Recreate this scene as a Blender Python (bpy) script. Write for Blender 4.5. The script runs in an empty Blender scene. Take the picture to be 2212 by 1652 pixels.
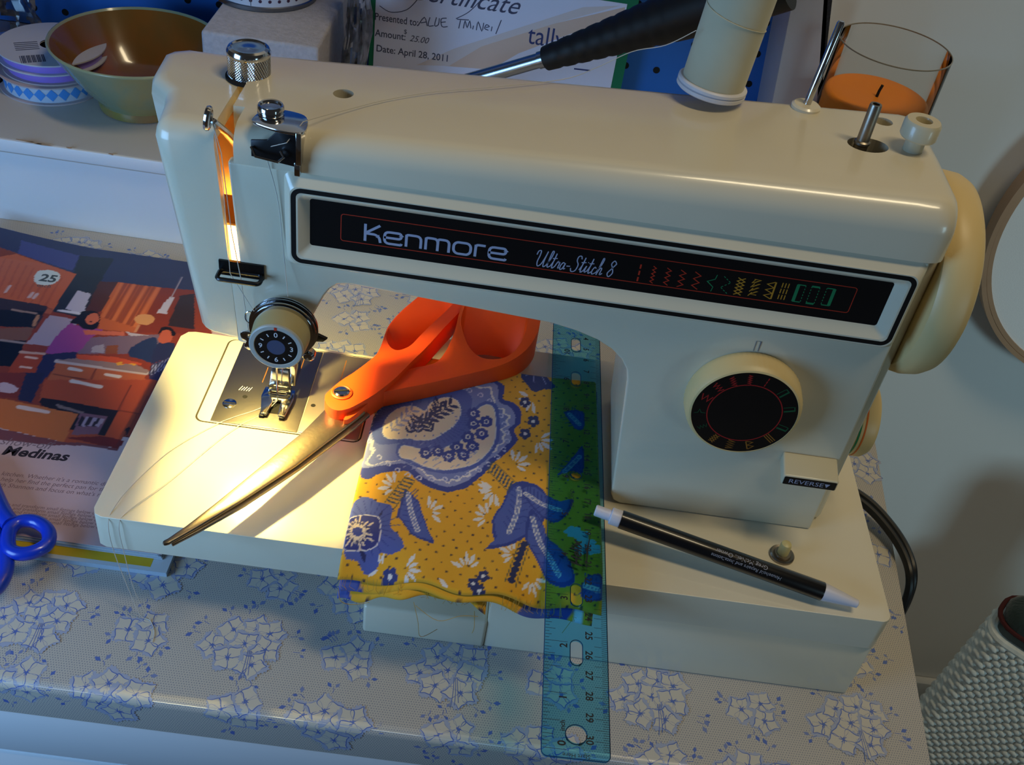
import bpy, bmesh, math, random
import numpy as np
from mathutils import Vector, Matrix, Euler
from mathutils.geometry import tessellate_polygon

C = bpy.context.scene.collection
SC = bpy.context.scene
S = 0.01                      # all lengths below are centimetres
rnd = random.Random(7)

# ------------------------------------------------------------ camera
CAMP = Vector((17.02195, -31.59933, 44.51297))
CAMR = (Matrix.Rotation(-0.0392507, 3, 'Z') @ Matrix.Rotation(0.8677070, 3, 'X') @ Matrix.Rotation(0.1642602, 3, 'Z'))
FPX = 2258.975
cam_d = bpy.data.cameras.new('camera')
cam = bpy.data.objects.new('camera', cam_d)
C.objects.link(cam)
cam_d.sensor_width = 36.0
cam_d.lens = 36.0 * FPX / 2212.0
cam_d.clip_start = 0.01
cam_d.clip_end = 50
M4 = CAMR.to_4x4(); M4.translation = CAMP * S
cam.matrix_world = M4
SC.camera = cam

def ray(px, py):
    return CAMR @ Vector(((px - 1106) / FPX, -(py - 826) / FPX, -1.0))
def on(px, py, axis, val):
    d = ray(px, py)
    return CAMP + d * ((val - CAMP[axis]) / d[axis])
def on_z(px, py, z): return on(px, py, 2, z)
def on_y(px, py, y): return on(px, py, 1, y)
def on_x(px, py, x): return on(px, py, 0, x)

# ------------------------------------------------------------ world, lights, exposure
SC.view_settings.view_transform = 'Standard'
SC.view_settings.look = 'None'
SC.view_settings.gamma = 1.0
SC.view_settings.use_curve_mapping = False
SC.view_settings.exposure = 0.0
w = bpy.data.worlds.new('world'); SC.world = w; w.use_nodes = True
w.node_tree.nodes['Background'].inputs['Color'].default_value = (0.5, 0.5, 0.5, 1)
w.node_tree.nodes['Background'].inputs['Strength'].default_value = 0.05

def area_light(name, loc, target, sx, sy, power, col, spread=math.pi):
    l = bpy.data.lights.new(name, 'AREA'); l.shape = 'RECTANGLE'
    l.size = sx * S; l.size_y = sy * S; l.energy = power; l.color = col; l.spread = spread
    o = bpy.data.objects.new(name, l); C.objects.link(o)
    o.location = Vector(loc) * S
    o.rotation_euler = (Vector(target) - Vector(loc)).to_track_quat('-Z', 'Y').to_euler()
    return o
LIGHTS = {
 'near_window_light': dict(loc=(-36,-30,23), target=(6,6,10), sx=30, sy=30, power=2.9, col=(0.28,0.57,1.0)),
 'right_wall_fill': dict(loc=(160,-100,10), target=(80,50,-12), sx=34, sy=44, power=0.86, col=(0.52,0.85,1.0), spread=math.radians(64)),  # added fill for the wall and basket shadow, no known window there
 'ceiling_lamp_light': dict(loc=(72,-14,170), target=(20,10,5), sx=16, sy=70, power=8.2, col=(1.0,0.82,0.52)),
}
for k_, v_ in LIGHTS.items(): area_light(k_, **v_)

# ------------------------------------------------------------ materials
def lin(c):
    r = []
    for v in c:
        v = v / 255.0
        r.append(v / 12.92 if v <= 0.04045 else ((v + 0.055) / 1.055) ** 2.4)
    return r
MATS = {}
def mat(name, col, rough=0.5, metal=0.0, spec=0.5, coat=0.0, bump=0.0, bscale=200.0, var=0.0, vscale=30.0, emit=0.0, sheen=0.0, sub=0.0, rvar=0.0):
    if name in MATS: return MATS[name]
    m = bpy.data.materials.new(name); m.use_nodes = True
    nt = m.node_tree; b = nt.nodes['Principled BSDF']
    c = lin(col) + [1]
    b.inputs['Base Color'].default_value = c
    b.inputs['Roughness'].default_value = rough
    b.inputs['Metallic'].default_value = metal
    b.inputs['Specular IOR Level'].default_value = spec
    b.inputs['Coat Weight'].default_value = coat
    b.inputs['Coat Roughness'].default_value = 0.08
    if sheen: b.inputs['Sheen Weight'].default_value = sheen
    if sub:
        b.inputs['Subsurface Weight'].default_value = sub
        b.inputs['Subsurface Radius'].default_value = (0.012, 0.006, 0.003)
    if emit:
        b.inputs['Emission Color'].default_value = c
        b.inputs['Emission Strength'].default_value = emit
    tc = nt.nodes.new('ShaderNodeTexCoord')
    if var or rvar:
        n = nt.nodes.new('ShaderNodeTexNoise'); n.inputs['Scale'].default_value = vscale; n.inputs['Detail'].default_value = 5
        nt.links.new(tc.outputs['Object'], n.inputs['Vector'])
        if var:
            r = nt.nodes.new('ShaderNodeValToRGB')
            r.color_ramp.elements[0].position = 0.3; r.color_ramp.elements[1].position = 0.7
            r.color_ramp.elements[0].color = [x * (1 - var) for x in c[:3]] + [1]
            r.color_ramp.elements[1].color = [min(1, x * (1 + var)) for x in c[:3]] + [1]
            nt.links.new(n.outputs['Fac'], r.inputs['Fac']); nt.links.new(r.outputs['Color'], b.inputs['Base Color'])
        if rvar:
            mr = nt.nodes.new('ShaderNodeMapRange'); mr.inputs['To Min'].default_value = max(0, rough - rvar); mr.inputs['To Max'].default_value = rough + rvar
            nt.links.new(n.outputs['Fac'], mr.inputs['Value']); nt.links.new(mr.outputs['Result'], b.inputs['Roughness'])
    if bump:
        n2 = nt.nodes.new('ShaderNodeTexNoise'); n2.inputs['Scale'].default_value = bscale; n2.inputs['Detail'].default_value = 4
        nt.links.new(tc.outputs['Object'], n2.inputs['Vector'])
        bp = nt.nodes.new('ShaderNodeBump'); bp.inputs['Strength'].default_value = bump; bp.inputs['Distance'].default_value = 0.001
        nt.links.new(n2.outputs['Fac'], bp.inputs['Height']); nt.links.new(bp.outputs['Normal'], b.inputs['Normal'])
    MATS[name] = m
    return m

def vcol_mat(name, rough=0.6, sheen=0.0, weave=0.0, coat=0.0):
    """printed material: base colour comes from a colour attribute 'print', with a fine weave bump"""
    m = bpy.data.materials.new(name); m.use_nodes = True; nt = m.node_tree; b = nt.nodes['Principled BSDF']
    a = nt.nodes.new('ShaderNodeVertexColor'); a.layer_name = 'print'
    nt.links.new(a.outputs['Color'], b.inputs['Base Color'])
    b.inputs['Roughness'].default_value = rough; b.inputs['Sheen Weight'].default_value = sheen; b.inputs['Coat Weight'].default_value = coat
    b.inputs['Coat Roughness'].default_value = 0.15
    if weave:
        tc = nt.nodes.new('ShaderNodeTexCoord'); n2 = nt.nodes.new('ShaderNodeTexNoise'); n2.inputs['Scale'].default_value = 900
        nt.links.new(tc.outputs['Object'], n2.inputs['Vector'])
        bp = nt.nodes.new('ShaderNodeBump'); bp.inputs['Strength'].default_value = weave; bp.inputs['Distance'].default_value = 0.0005
        nt.links.new(n2.outputs['Fac'], bp.inputs['Height']); nt.links.new(bp.outputs['Normal'], b.inputs['Normal'])
    return m

def clear_mat(name, tint, rough=0.03, fres=1.0, ior=1.45):
    """thin clear plastic / glass: tinted straight-through light plus a Fresnel reflection"""
    m = bpy.data.materials.new(name); m.use_nodes = True; nt = m.node_tree
    nt.nodes.remove(nt.nodes['Principled BSDF']); out = nt.nodes['Material Output']
    t = nt.nodes.new('ShaderNodeBsdfTransparent'); t.inputs['Color'].default_value = list(tint) + [1]
    g = nt.nodes.new('ShaderNodeBsdfGlossy'); g.inputs['Roughness'].default_value = rough
    f = nt.nodes.new('ShaderNodeFresnel'); f.inputs['IOR'].default_value = ior
    mx = nt.nodes.new('ShaderNodeMixShader')
    nt.links.new(f.outputs['Fac'], mx.inputs['Fac']); nt.links.new(t.outputs[0], mx.inputs[1]); nt.links.new(g.outputs[0], mx.inputs[2])
    nt.links.new(mx.outputs[0], out.inputs['Surface'])
    return m

# ------------------------------------------------------------ mesh helpers
class MB:
    """collects geometry in centimetres"""
    def __init__(self): self.v = []; self.f = []; self.m = []; self.cm = 0; self.col = None
    def add(self, vs, fs):
        o = len(self.v); self.v += [tuple(x) for x in vs]
        for f in fs: self.f.append([i + o for i in f]); self.m.append(self.cm)
        return self
    def use(self, i): self.cm = i; return self
    def box(self, x0, x1, y0, y1, z0, z1):
        return self.add([(x0,y0,z0),(x1,y0,z0),(x1,y1,z0),(x0,y1,z0),(x0,y0,z1),(x1,y0,z1),(x1,y1,z1),(x0,y1,z1)],
            [(0,3,2,1),(4,5,6,7),(0,1,5,4),(1,2,6,5),(2,3,7,6),(3,0,4,7)])
    def lathe(self, prof, c=(0,0,0), axis='z', n=48, M=None, close=True):
        """prof: list of (radius, height) from bottom to top"""
        vs = []; fs = []; k = len(prof)
        for i in range(n):
            a = 2 * math.pi * i / n
            for r, h in prof:
                p = (r * math.cos(a), r * math.sin(a), h)
                if axis == 'x': p = (p[2], p[0], p[1])
                elif axis == '-y': p = (p[0], -p[2], p[1])
                vs.append(p)
        for i in range(n):
            j = (i + 1) % n
            for q in range(k - 1): fs.append((i*k+q, j*k+q, j*k+q+1, i*k+q+1))
        if close:
            if prof[0][0] > 1e-6: fs.append([i*k for i in range(n)][::-1])
            if prof[-1][0] > 1e-6: fs.append([i*k+k-1 for i in range(n)])
        if M is not None: vs = [tuple(M @ Vector(v)) for v in vs]
        vs = [(v[0]+c[0], v[1]+c[1], v[2]+c[2]) for v in vs]
        return self.add(vs, fs)
    def tube(self, pts, r, n=8, cap=True, flat=None):
        pts = [Vector(p) for p in pts]; N = len(pts); vs = []; fs = []
        rr = r if isinstance(r, (list, tuple)) else [r] * N
        up = None
        for i, p in enumerate(pts):
            t = (pts[min(i+1, N-1)] - pts[max(i-1, 0)]).normalized()
            if up is None:
                up = Vector((0,0,1)) if abs(t.z) < 0.9 else Vector((1,0,0))
            a = (up - t * up.dot(t)).normalized(); b = t.cross(a); up = a
            for q in range(n):
                an = 2 * math.pi * q / n
                vs.append(p + a * (rr[i] * math.cos(an)) + b * (rr[i] * math.sin(an) * (flat or 1)))
        for i in range(N - 1):
            for q in range(n):
                fs.append((i*n+q, i*n+(q+1) % n, (i+1)*n+(q+1) % n, (i+1)*n+q))
        if cap: fs.append(list(range(n))[::-1]); fs.append([(N-1)*n+q for q in range(n)])
        return self.add(vs, fs)
    def ring(self, pts, r, n=8):
        """closed tube through pts"""
        pts = [Vector(p) for p in pts]; N = len(pts); vs = []; fs = []
        nrm = Vector((0,0,0))
        for i in range(N): nrm += pts[i].cross(pts[(i+1) % N])
        nrm.normalize()
        for i, p in enumerate(pts):
            t = (pts[(i+1) % N] - pts[i-1]).normalized(); b = t.cross(nrm).normalized()
            for q in range(n):
                an = 2 * math.pi * q / n
                vs.append(p + nrm * (r * math.cos(an)) + b * (r * math.sin(an)))
        for i in range(N):
            j = (i+1) % N
            for q in range(n): fs.append((i*n+q, i*n+(q+1) % n, j*n+(q+1) % n, j*n+q))
        return self.add(vs, fs)
    def loft(self, secs, closed=True, cap=True):
        k = len(secs[0]); vs = [p for s in secs for p in s]; fs = []
        for i in range(len(secs) - 1):
            for q in range(k if closed else k - 1):
                r = (q + 1) % k
                fs.append((i*k+q, i*k+r, (i+1)*k+r, (i+1)*k+q))
        if cap: fs.append(list(range(k))[::-1]); fs.append([(len(secs)-1)*k+q for q in range(k)])
        return self.add(vs, fs)
    def sphere(self, c, r, n=16, m=10, sz=1.0):
        prof = [(r*math.sin(math.pi*i/m), -r*sz*math.cos(math.pi*i/m)) for i in range(m+1)]
        prof[0] = (0, prof[0][1]); prof[-1] = (0, prof[-1][1])
        return self.lathe(prof, c, n=n)
    def plate(self, outer, holes, depth, fr):
        """flat plate with holes; outline 2D, fr=(origin,u,v,n): depth goes along -n from the origin plane"""
        bm = bmesh.new(); edges = []
        for loop in [outer] + list(holes):
            vs = [bm.verts.new((p[0], p[1], 0)) for p in loop]
            edges += [bm.edges.new((vs[i], vs[(i+1) % len(vs)])) for i in range(len(vs))]
        bmesh.ops.triangle_fill(bm, use_beauty=True, use_dissolve=False, edges=edges)
        bm.normal_update()
        ff = list(bm.faces)
        if ff and sum(f.normal.z for f in ff) < 0: bmesh.ops.reverse_faces(bm, faces=ff)
        bm.verts.index_update()
        o, u, v, n = [Vector(a) for a in fr]
        top = [(w_.co.x, w_.co.y) for w_ in bm.verts]; tris = [[w_.index for w_ in f.verts] for f in bm.faces]
        be = [(e.verts[0].index, e.verts[1].index, e.link_faces[0]) for e in bm.edges if len(e.link_faces) == 1]
        sides = []
        N = len(top)
        for a, b, f in be:
            idx = [w_.index for w_ in f.verts]
            i = idx.index(a)
            if idx[(i+1) % len(idx)] != b: a, b = b, a
            sides.append((a, a + N, b + N, b))
        bm.free()
        vs = [o + u*x + v*y for x, y in top] + [o + u*x + v*y - n*depth for x, y in top]
        return self.add(vs, tris + [[i + N for i in t][::-1] for t in tris] + sides)

MWC = {}
def thing(name, label, cat, loc=(0,0,0), rot=(0,0,0), group=None, M=None):
    o = bpy.data.objects.new(name, None); C.objects.link(o); o.empty_display_size = 0.02
    if M is None: M = Matrix.Translation(Vector(loc)) @ Euler(rot).to_matrix().to_4x4()
    W = M.copy(); W.translation = M.translation * S
    o.matrix_world = W
    o['label'] = label; o['category'] = cat
    if group: o['group'] = group
    MWC[o.name] = M
    return o

def obj(name, mb, mats, parent=None, smooth=35, bevel=0.0, seg=2, local=False, label=None, kind=None, bang=35, weld=False, norm=True):
    if not isinstance(mats, (list, tuple)): mats = [mats]
    vs = mb.v
    M = MWC[parent.name] if parent else Matrix.Identity(4)
    if parent and not local:
        Mi = M.inverted(); vs = [Mi @ Vector(v) for v in vs]
    me = bpy.data.meshes.new(name)
    me.from_pydata([(v[0]*S, v[1]*S, v[2]*S) for v in vs], [], mb.f)
    for m in mats: me.materials.append(m)
    me.polygons.foreach_set('material_index', mb.m)
    if mb.col is not None:
        ca = me.color_attributes.new('print', 'BYTE_COLOR', 'POINT')
        # byte colours are stored encoded; set through the sRGB accessor
        ca.data.foreach_set('color_srgb', np.asarray(mb.col, np.float32).ravel())
    if bevel or weld or norm:
        bm = bmesh.new(); bm.from_mesh(me)
        if norm: bmesh.ops.recalc_face_normals(bm, faces=bm.faces)
        if weld: bmesh.ops.remove_doubles(bm, verts=bm.verts, dist=1e-6)
        if bevel:
            bm.normal_update()
            es = [e for e in bm.edges if len(e.link_faces) == 2 and e.calc_face_angle(0) > math.radians(bang)]
            bmesh.ops.bevel(bm, geom=es, offset=bevel*S, segments=seg, affect='EDGES', profile=0.5, clamp_overlap=True)
        bm.to_mesh(me); bm.free()
    me.update()
    if smooth:
        me.shade_smooth(); me.set_sharp_from_angle(angle=math.radians(smooth))
    o = bpy.data.objects.new(name, me); C.objects.link(o)
    if parent: o.parent = parent
    MWC[o.name] = M
    if label: o['label'] = label
    if kind: o['kind'] = kind
    return o

def tag(o, label, cat, group=None, kind=None):
    o['label'] = label; o['category'] = cat
    if group: o['group'] = group
    if kind: o['kind'] = kind
    return o

def evaluated(o, mods):
    """apply modifiers (list of set-up functions) and keep the result as plain mesh"""
    for f in mods: f(o)
    dg = bpy.context.evaluated_depsgraph_get(); dg.update()
    me = bpy.data.meshes.new_from_object(o.evaluated_get(dg))
    o.modifiers.clear(); o.data = me
    return o
def cut(o, mb):
    """boolean-subtract the solid in mb (world cm) from o"""
    c = obj('cutter', mb, o.data.materials[0], None, smooth=0)
    c.matrix_world = Matrix.Identity(4)
    m = o.modifiers.new('cut', 'BOOLEAN'); m.operation = 'DIFFERENCE'; m.object = c; m.solver = 'EXACT'
    dg = bpy.context.evaluated_depsgraph_get(); dg.update()
    me = bpy.data.meshes.new_from_object(o.evaluated_get(dg), preserve_all_data_layers=True, depsgraph=dg)
    o.modifiers.clear(); o.data = me
    cm = c.data; bpy.data.objects.remove(c); bpy.data.meshes.remove(cm)
    return o

def circ(cx, cy, r, n=32, ry=None):
    return [(cx + r*math.cos(2*math.pi*i/n), cy + (ry or r)*math.sin(2*math.pi*i/n)) for i in range(n)]
def rrect(x0, x1, y0, y1, r, n=6):
    p = []
    for cx, cy, a0 in ((x1-r, y0+r, -90), (x1-r, y1-r, 0), (x0+r, y1-r, 90), (x0+r, y0+r, 180)):
        for i in range(n + 1):
            a = math.radians(a0 + 90*i/n); p.append((cx + r*math.cos(a), cy + r*math.sin(a)))
    return p
def smooth_pts(pts, n=6, closed=False):
    """Catmull-Rom through pts"""
    P = [np.array(p, float) for p in pts]; N = len(P); out = []
    rng = range(N if closed else N - 1)
    for i in rng:
        if closed: a, b, c, d = P[i-1], P[i], P[(i+1) % N], P[(i+2) % N]
        else: a, b, c, d = P[max(i-1, 0)], P[i], P[i+1], P[min(i+2, N-1)]
        for k in range(n):
            t = k / n
            out.append(tuple(0.5*((2*b) + (c-a)*t + (2*a-5*b+4*c-d)*t*t + (3*b-a-3*c+d)*t**3)))
    if not closed: out.append(tuple(P[-1]))
    return out

class Decal:
    """flat print on a plane: frame origin o, axes u,v, normal n; every layer sits a hair above the last"""
    def __init__(self, o, u, v, step=0.003, warp=None):
        self.o = Vector(o); self.u = Vector(u).normalized(); self.v = Vector(v).normalized(); self.n = self.u.cross(self.v).normalized()
        self.mb = MB(); self.step = step; self.mats = []; self.warp = warp; self.k = 0
    def mi(self, m):
        if m not in self.mats: self.mats.append(m)
        return self.mats.index(m)
    def P(self, x, y, l):
        hh = (l+1)*self.step + (self.k % 48)*0.00002      # overlapping strokes never share a plane
        if self.warp: return self.warp(x, y, hh)
        return self.o + self.u*x + self.v*y + self.n*hh
    def poly(self, pts, m, l=0):
        self.mb.use(self.mi(m)); self.k += 1
        tr = tessellate_polygon([[Vector((p[0], p[1], 0)) for p in pts]])
        fs = []
        for t in tr:
            a, b, c = [pts[i] for i in t]
            ar = (b[0]-a[0])*(c[1]-a[1]) - (b[1]-a[1])*(c[0]-a[0])
            if abs(ar) < 1e-9: continue
            fs.append(tuple(t) if ar > 0 else tuple(t)[::-1])
        self.mb.add([self.P(p[0], p[1], l) for p in pts], fs)
    def stroke(self, pts, wd, m, l=0, closed=False):
        self.mb.use(self.mi(m)); self.k += 1
        P = [np.array(p[:2], float) for p in pts]; N = len(P); vs = []
        if N < 2: return
        for i in range(N):
            a = P[(i-1) % N] if closed else P[max(i-1, 0)]; b = P[(i+1) % N] if closed else P[min(i+1, N-1)]
            t = b - a; L = np.hypot(*t) or 1; t = t / L; nn = np.array((-t[1], t[0]))
            if 0 < i < N-1 or closed:
                d1 = P[i]-a; d1 = d1/(np.hypot(*d1) or 1); k = abs(d1 @ t); nn = nn / max(k, 0.5)
            ww = wd[i] if isinstance(wd, (list, tuple)) else wd
            vs += [P[i] + nn*ww/2, P[i] - nn*ww/2]
        fs = [(2*i, 2*i+1, 2*((i+1) % N)+1, 2*((i+1) % N)) for i in range(N if closed else N-1)]
        self.mb.add([self.P(p[0], p[1], l) for p in vs], fs)
    def text(self, body, size, x, y, m, l=0, ang=0.0, xs=1.0, shear=0.0, bold=0.0, align='LEFT', space=1.0):
        vs, fs = text_mesh(body, shear, bold, align, space)
        ca, sa = math.cos(ang), math.sin(ang); self.mb.use(self.mi(m)); out = []
        for vx, vy in vs:
            a, b = vx*size*xs, vy*size
            out.append(self.P(x + a*ca - b*sa, y + a*sa + b*ca, l))
        self.mb.add(out, fs)
    def done(self, name, parent, **k):
        return obj(name, self.mb, self.mats, parent, smooth=0, norm=False, **k)

TXT = {}
def text_mesh(body, shear, bold, align, space):
    key = (body, shear, bold, align, space)
    if key in TXT: return TXT[key]
    cu = bpy.data.curves.new('t', 'FONT'); cu.body = body; cu.size = 1; cu.shear = shear; cu.offset = bold; cu.align_x = align; cu.space_character = space
    cu.fill_mode = 'FRONT'; cu.resolution_u = 3
    o = bpy.data.objects.new('t', cu); C.objects.link(o)
    dg = bpy.context.evaluated_depsgraph_get(); dg.update()
    me = o.evaluated_get(dg).to_mesh()
    vs = [(v.co.x, v.co.y) for v in me.vertices]; fs = [tuple(p.vertices) for p in me.polygons]
    fl = []
    for f in fs:
        a, b, c = [vs[i] for i in f[:3]]
        ar = (b[0]-a[0])*(c[1]-a[1]) - (b[1]-a[1])*(c[0]-a[0]); fl.append(f if ar > 0 else f[::-1])
    o.evaluated_get(dg).to_mesh_clear(); bpy.data.objects.remove(o); bpy.data.curves.remove(cu)
    TXT[key] = (vs, fl)
    return TXT[key]

class Raster:
    """numpy canvas in plane coordinates, used for printed cloth and paper"""
    def __init__(self, x0, x1, y0, y1, res, base):
        self.x0, self.y0, self.res = x0, y0, res
        self.W = int((x1-x0)/res) + 1; self.H = int((y1-y0)/res) + 1
        self.a = np.empty((self.H, self.W, 3), np.float32); self.a[:] = np.array(base, np.float32)/255
        self.X = x0 + np.arange(self.W)*res; self.Y = y0 + np.arange(self.H)*res
    def bb(self, xs, ys, pad=0):
        i0 = max(0, int((min(xs)-pad-self.x0)/self.res)); i1 = min(self.W, int((max(xs)+pad-self.x0)/self.res)+2)
        j0 = max(0, int((min(ys)-pad-self.y0)/self.res)); j1 = min(self.H, int((max(ys)+pad-self.y0)/self.res)+2)
        return i0, max(i0, i1), j0, max(j0, j1)
    def mix(self, i0, i1, j0, j1, al, col):
        c = np.array(col, np.float32)/255
        s = self.a[j0:j1, i0:i1]; s += (c - s)*al[..., None]
    def poly(self, pts, col, alpha=1.0):
        xs = [p[0] for p in pts]; ys = [p[1] for p in pts]; i0, i1, j0, j1 = self.bb(xs, ys)
        if i1 <= i0 or j1 <= j0: return
        X = self.X[i0:i1][None, :]; Y = self.Y[j0:j1][:, None]; ins = np.zeros((j1-j0, i1-i0), bool)
        n = len(pts)
        for k in range(n):
            xa, ya = pts[k][:2]; xb, yb = pts[(k+1) % n][:2]
            if ya == yb: continue
            c = ((Y >= min(ya, yb)) & (Y < max(ya, yb)))
            xi = xa + (Y-ya)*(xb-xa)/(yb-ya)
            ins ^= (c & (X < xi))
        self.mix(i0, i1, j0, j1, ins.astype(np.float32)*alpha, col)
    def stroke(self, pts, wd, col, closed=False, alpha=1.0):
        n = len(pts)
        for k in range(n if closed else n-1):
            a = np.array(pts[k][:2], float); b = np.array(pts[(k+1) % n][:2], float)
            i0, i1, j0, j1 = self.bb((a[0], b[0]), (a[1], b[1]), wd)
            if i1 <= i0 or j1 <= j0: continue
            X = self.X[i0:i1][None, :]; Y = self.Y[j0:j1][:, None]; d = b-a; L2 = max(d@d, 1e-9)
            t = np.clip(((X-a[0])*d[0] + (Y-a[1])*d[1])/L2, 0, 1)
            ds = np.hypot(X-a[0]-t*d[0], Y-a[1]-t*d[1])
            al = np.clip((wd/2 - ds)/self.res + 0.5, 0, 1)
            self.mix(i0, i1, j0, j1, al*alpha, col)
    def disc(self, c, r, col, alpha=1.0):
        i0, i1, j0, j1 = self.bb((c[0],), (c[1],), r*1.3)
        if i1 <= i0 or j1 <= j0: return
        X = self.X[i0:i1][None, :]; Y = self.Y[j0:j1][:, None]
        self.mix(i0, i1, j0, j1, np.clip((r-np.hypot(X-c[0], Y-c[1]))/self.res+0.5, 0, 1)*alpha, col)
    def at(self, x, y):
        i = min(self.W-1, max(0, int(round((x-self.x0)/self.res)))); j = min(self.H-1, max(0, int(round((y-self.y0)/self.res))))
        return tuple(self.a[j, i]) + (1.0,)
# ------------------------------------------------------------ shared materials
enamel = mat('cream_enamel', (224, 215, 190), rough=0.28, coat=0.5, var=0.04, vscale=12)
enamel_warm = mat('yellowed_plastic', (222, 196, 138), rough=0.42, var=0.06, vscale=10)
ivory = mat('ivory_plastic', (208, 198, 168), rough=0.35, coat=0.3)
tan_knob = mat('tan_knob_plastic', (172, 158, 112), rough=0.5)
chrome = mat('chrome', (200, 200, 202), rough=0.12, metal=1.0)
steel = mat('brushed_steel', (150, 142, 130), rough=0.38, metal=1.0, bump=0.05, bscale=400)
blade_steel = mat('blade_steel', (165, 150, 128), rough=0.34, metal=1.0, bump=0.06, bscale=500)
dark_metal = mat('dark_metal', (60, 60, 62), rough=0.35, metal=1.0)
brass = mat('brass_plate', (158, 100, 40), rough=0.5, metal=0.3)
black_plate = mat('black_enamel', (13, 13, 15), rough=0.35)
black_line = mat('black_paint', (10, 10, 12), rough=0.45)

void = mat('dark_recess', (16, 14, 12), rough=0.9)
gapline = mat('seam_shadow_gap', (60, 52, 38), rough=0.9)
p_red = mat('red_print', (200, 52, 28), rough=0.5)
p_green = mat('green_print', (30, 130, 80), rough=0.5)
p_orange = mat('amber_print', (205, 140, 40), rough=0.5)
p_silver = mat('silver_print', (178, 178, 200), rough=0.4)
p_white = mat('white_print', (225, 225, 228), rough=0.5)
p_black = mat('black_print', (20, 20, 24), rough=0.6)
grey_blue = mat('grey_blue_plastic', (110, 116, 130), rough=0.4)

# ============================================================ SETTING
XW = 64.0
wall_white = mat('white_wall_paint', (222, 222, 220), rough=0.7, bump=0.03, bscale=60, var=0.02, vscale=4)
def struct(name, mb, m, **k):
    o = obj(name, mb, m, None, **k); o['kind'] = 'structure'; return o
FLZ = -72.0
WY = 50.0
struct('floor', MB().box(-120, 190, -160, WY+3, FLZ-3, FLZ), mat('floor_boards', (120, 100, 78), rough=0.5, var=0.2, vscale=6), smooth=0)
struct('wall_back', MB().box(-120, 190, WY, WY+3, FLZ, 150), wall_white, smooth=0)
struct('baseboard_back', MB().box(-120, 190, WY-1.2, WY, FLZ, FLZ+8), wall_white, bevel=0.3)
# ---------------------------------------------------------------- desk with hutch shelf
white_paint = mat('white_furniture_paint', (226, 230, 234), rough=0.45, var=0.03, vscale=5)
shelf_paint = mat('worn_white_shelf_paint', (186, 180, 172), rough=0.5, var=0.08, vscale=4)
YF = -5.35
def xe(y): return 41.64 + 0.083*y          # right edge of the desk top
desk = thing('desk', 'white painted desk under blue flowered covering, carrying the sewing machine', 'desk', (-5, 20, FLZ))
m = MB().plate([(-62,YF+0.12),(xe(YF)-0.1,YF+0.12),(xe(49)-0.1,49.2),(-62,49.2)], [], 2.3, ((0,0,-0.12),(1,0,0),(0,1,0),(0,0,1)))
obj('desk_top', m, white_paint, desk, smooth=0)
m = MB().box(-62, 41.0, YF+0.25, YF+2.0, -6.6, -2.42); obj('front_rail', m, white_paint, desk, bevel=0.1)
m = MB().box(-58, 39.0, YF+0.6, YF+2.4, -22, -7.4); dr_ = obj('drawer_front', m, white_paint, desk, bevel=0.2)
m = MB().box(-58, 39.0, YF+1.9, YF+2.3, -7.5, -6.5); obj('drawer_gap', m, void, desk, smooth=0)
for x in (-62, 39.2): obj('side_panel', MB().box(x, x+1.8, YF+1.2, 48.8, FLZ, -2.42), white_paint, desk, bevel=0.1)
# patterned sticky covering, wrapped over the front edge
def weave_mat():
    m = mat('flowered_covering', (196, 190, 180), rough=0.36, coat=0.15)
    nt = m.node_tree; b = nt.nodes['Principled BSDF']; tc = nt.nodes.new('ShaderNodeTexCoord')
    sp = nt.nodes.new('ShaderNodeSeparateXYZ'); nt.links.new(tc.outputs['Object'], sp.inputs[0])
    def mt(op, a, b_=None, c=None):
        n = nt.nodes.new('ShaderNodeMath'); n.operation = op
        for i, q in enumerate((a, b_, c)):
            if q is None: continue
            if isinstance(q, (int, float)): n.inputs[i].default_value = q
            else: nt.links.new(q, n.inputs[i])
        return n.outputs[0]
    K = 2*math.pi/0.00125
    yy = mt('ADD', sp.outputs['Y'], mt('MULTIPLY', sp.outputs['Z'], 1.0))
    row = mt('FLOOR', mt('MULTIPLY', yy, 1/0.00125))
    off = mt('MULTIPLY', mt('FLOORED_MODULO', row, 2.0), 0.000625) if False else mt('MULTIPLY', mt('MODULO', row, 2.0), 0.000625)
    nz = nt.nodes.new('ShaderNodeTexNoise'); nz.inputs['Scale'].default_value = 350; nt.links.new(tc.outputs['Object'], nz.inputs['Vector'])
    jx = mt('MULTIPLY', mt('SUBTRACT', nz.outputs['Fac'], 0.5), 0.0009)
    sx_ = mt('SINE', mt('MULTIPLY', mt('ADD', mt('ADD', sp.outputs['X'], off), jx), K)); sy_ = mt('SINE', mt('MULTIPLY', mt('SUBTRACT', yy, 0.00031), K))
    dot = mt('GREATER_THAN', mt('ADD', sx_, sy_), 1.22)
    mx = nt.nodes.new('ShaderNodeMix'); mx.data_type = 'RGBA'
    mx.inputs['A'].default_value = lin((184,178,168))+[1]; mx.inputs['B'].default_value = lin((118,122,134))+[1]
    nt.links.new(dot, mx.inputs['Factor']); nt.links.new(mx.outputs['Result'], b.inputs['Base Color'])
    return m
cover_m = weave_mat()
m = MB()
prof = [(0.0, 49.0), (0.0, YF+0.45)] + [(-0.45+0.45*math.cos(a), YF+0.45-0.45*math.sin(a)) for a in np.linspace(0.25, math.pi/2, 5)] + [(-2.45, YF)]
rows = []
for z, y in prof: rows.append([(-62, y, z), (xe(max(y, YF)), y, z)])
for k, off in enumerate((0, 0.09)):
    pass
vs = [p for r in rows for p in r]; m.add(vs, [(2*i, 2*i+1, 2*i+3, 2*i+2) for i in range(len(rows)-1)])
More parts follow.
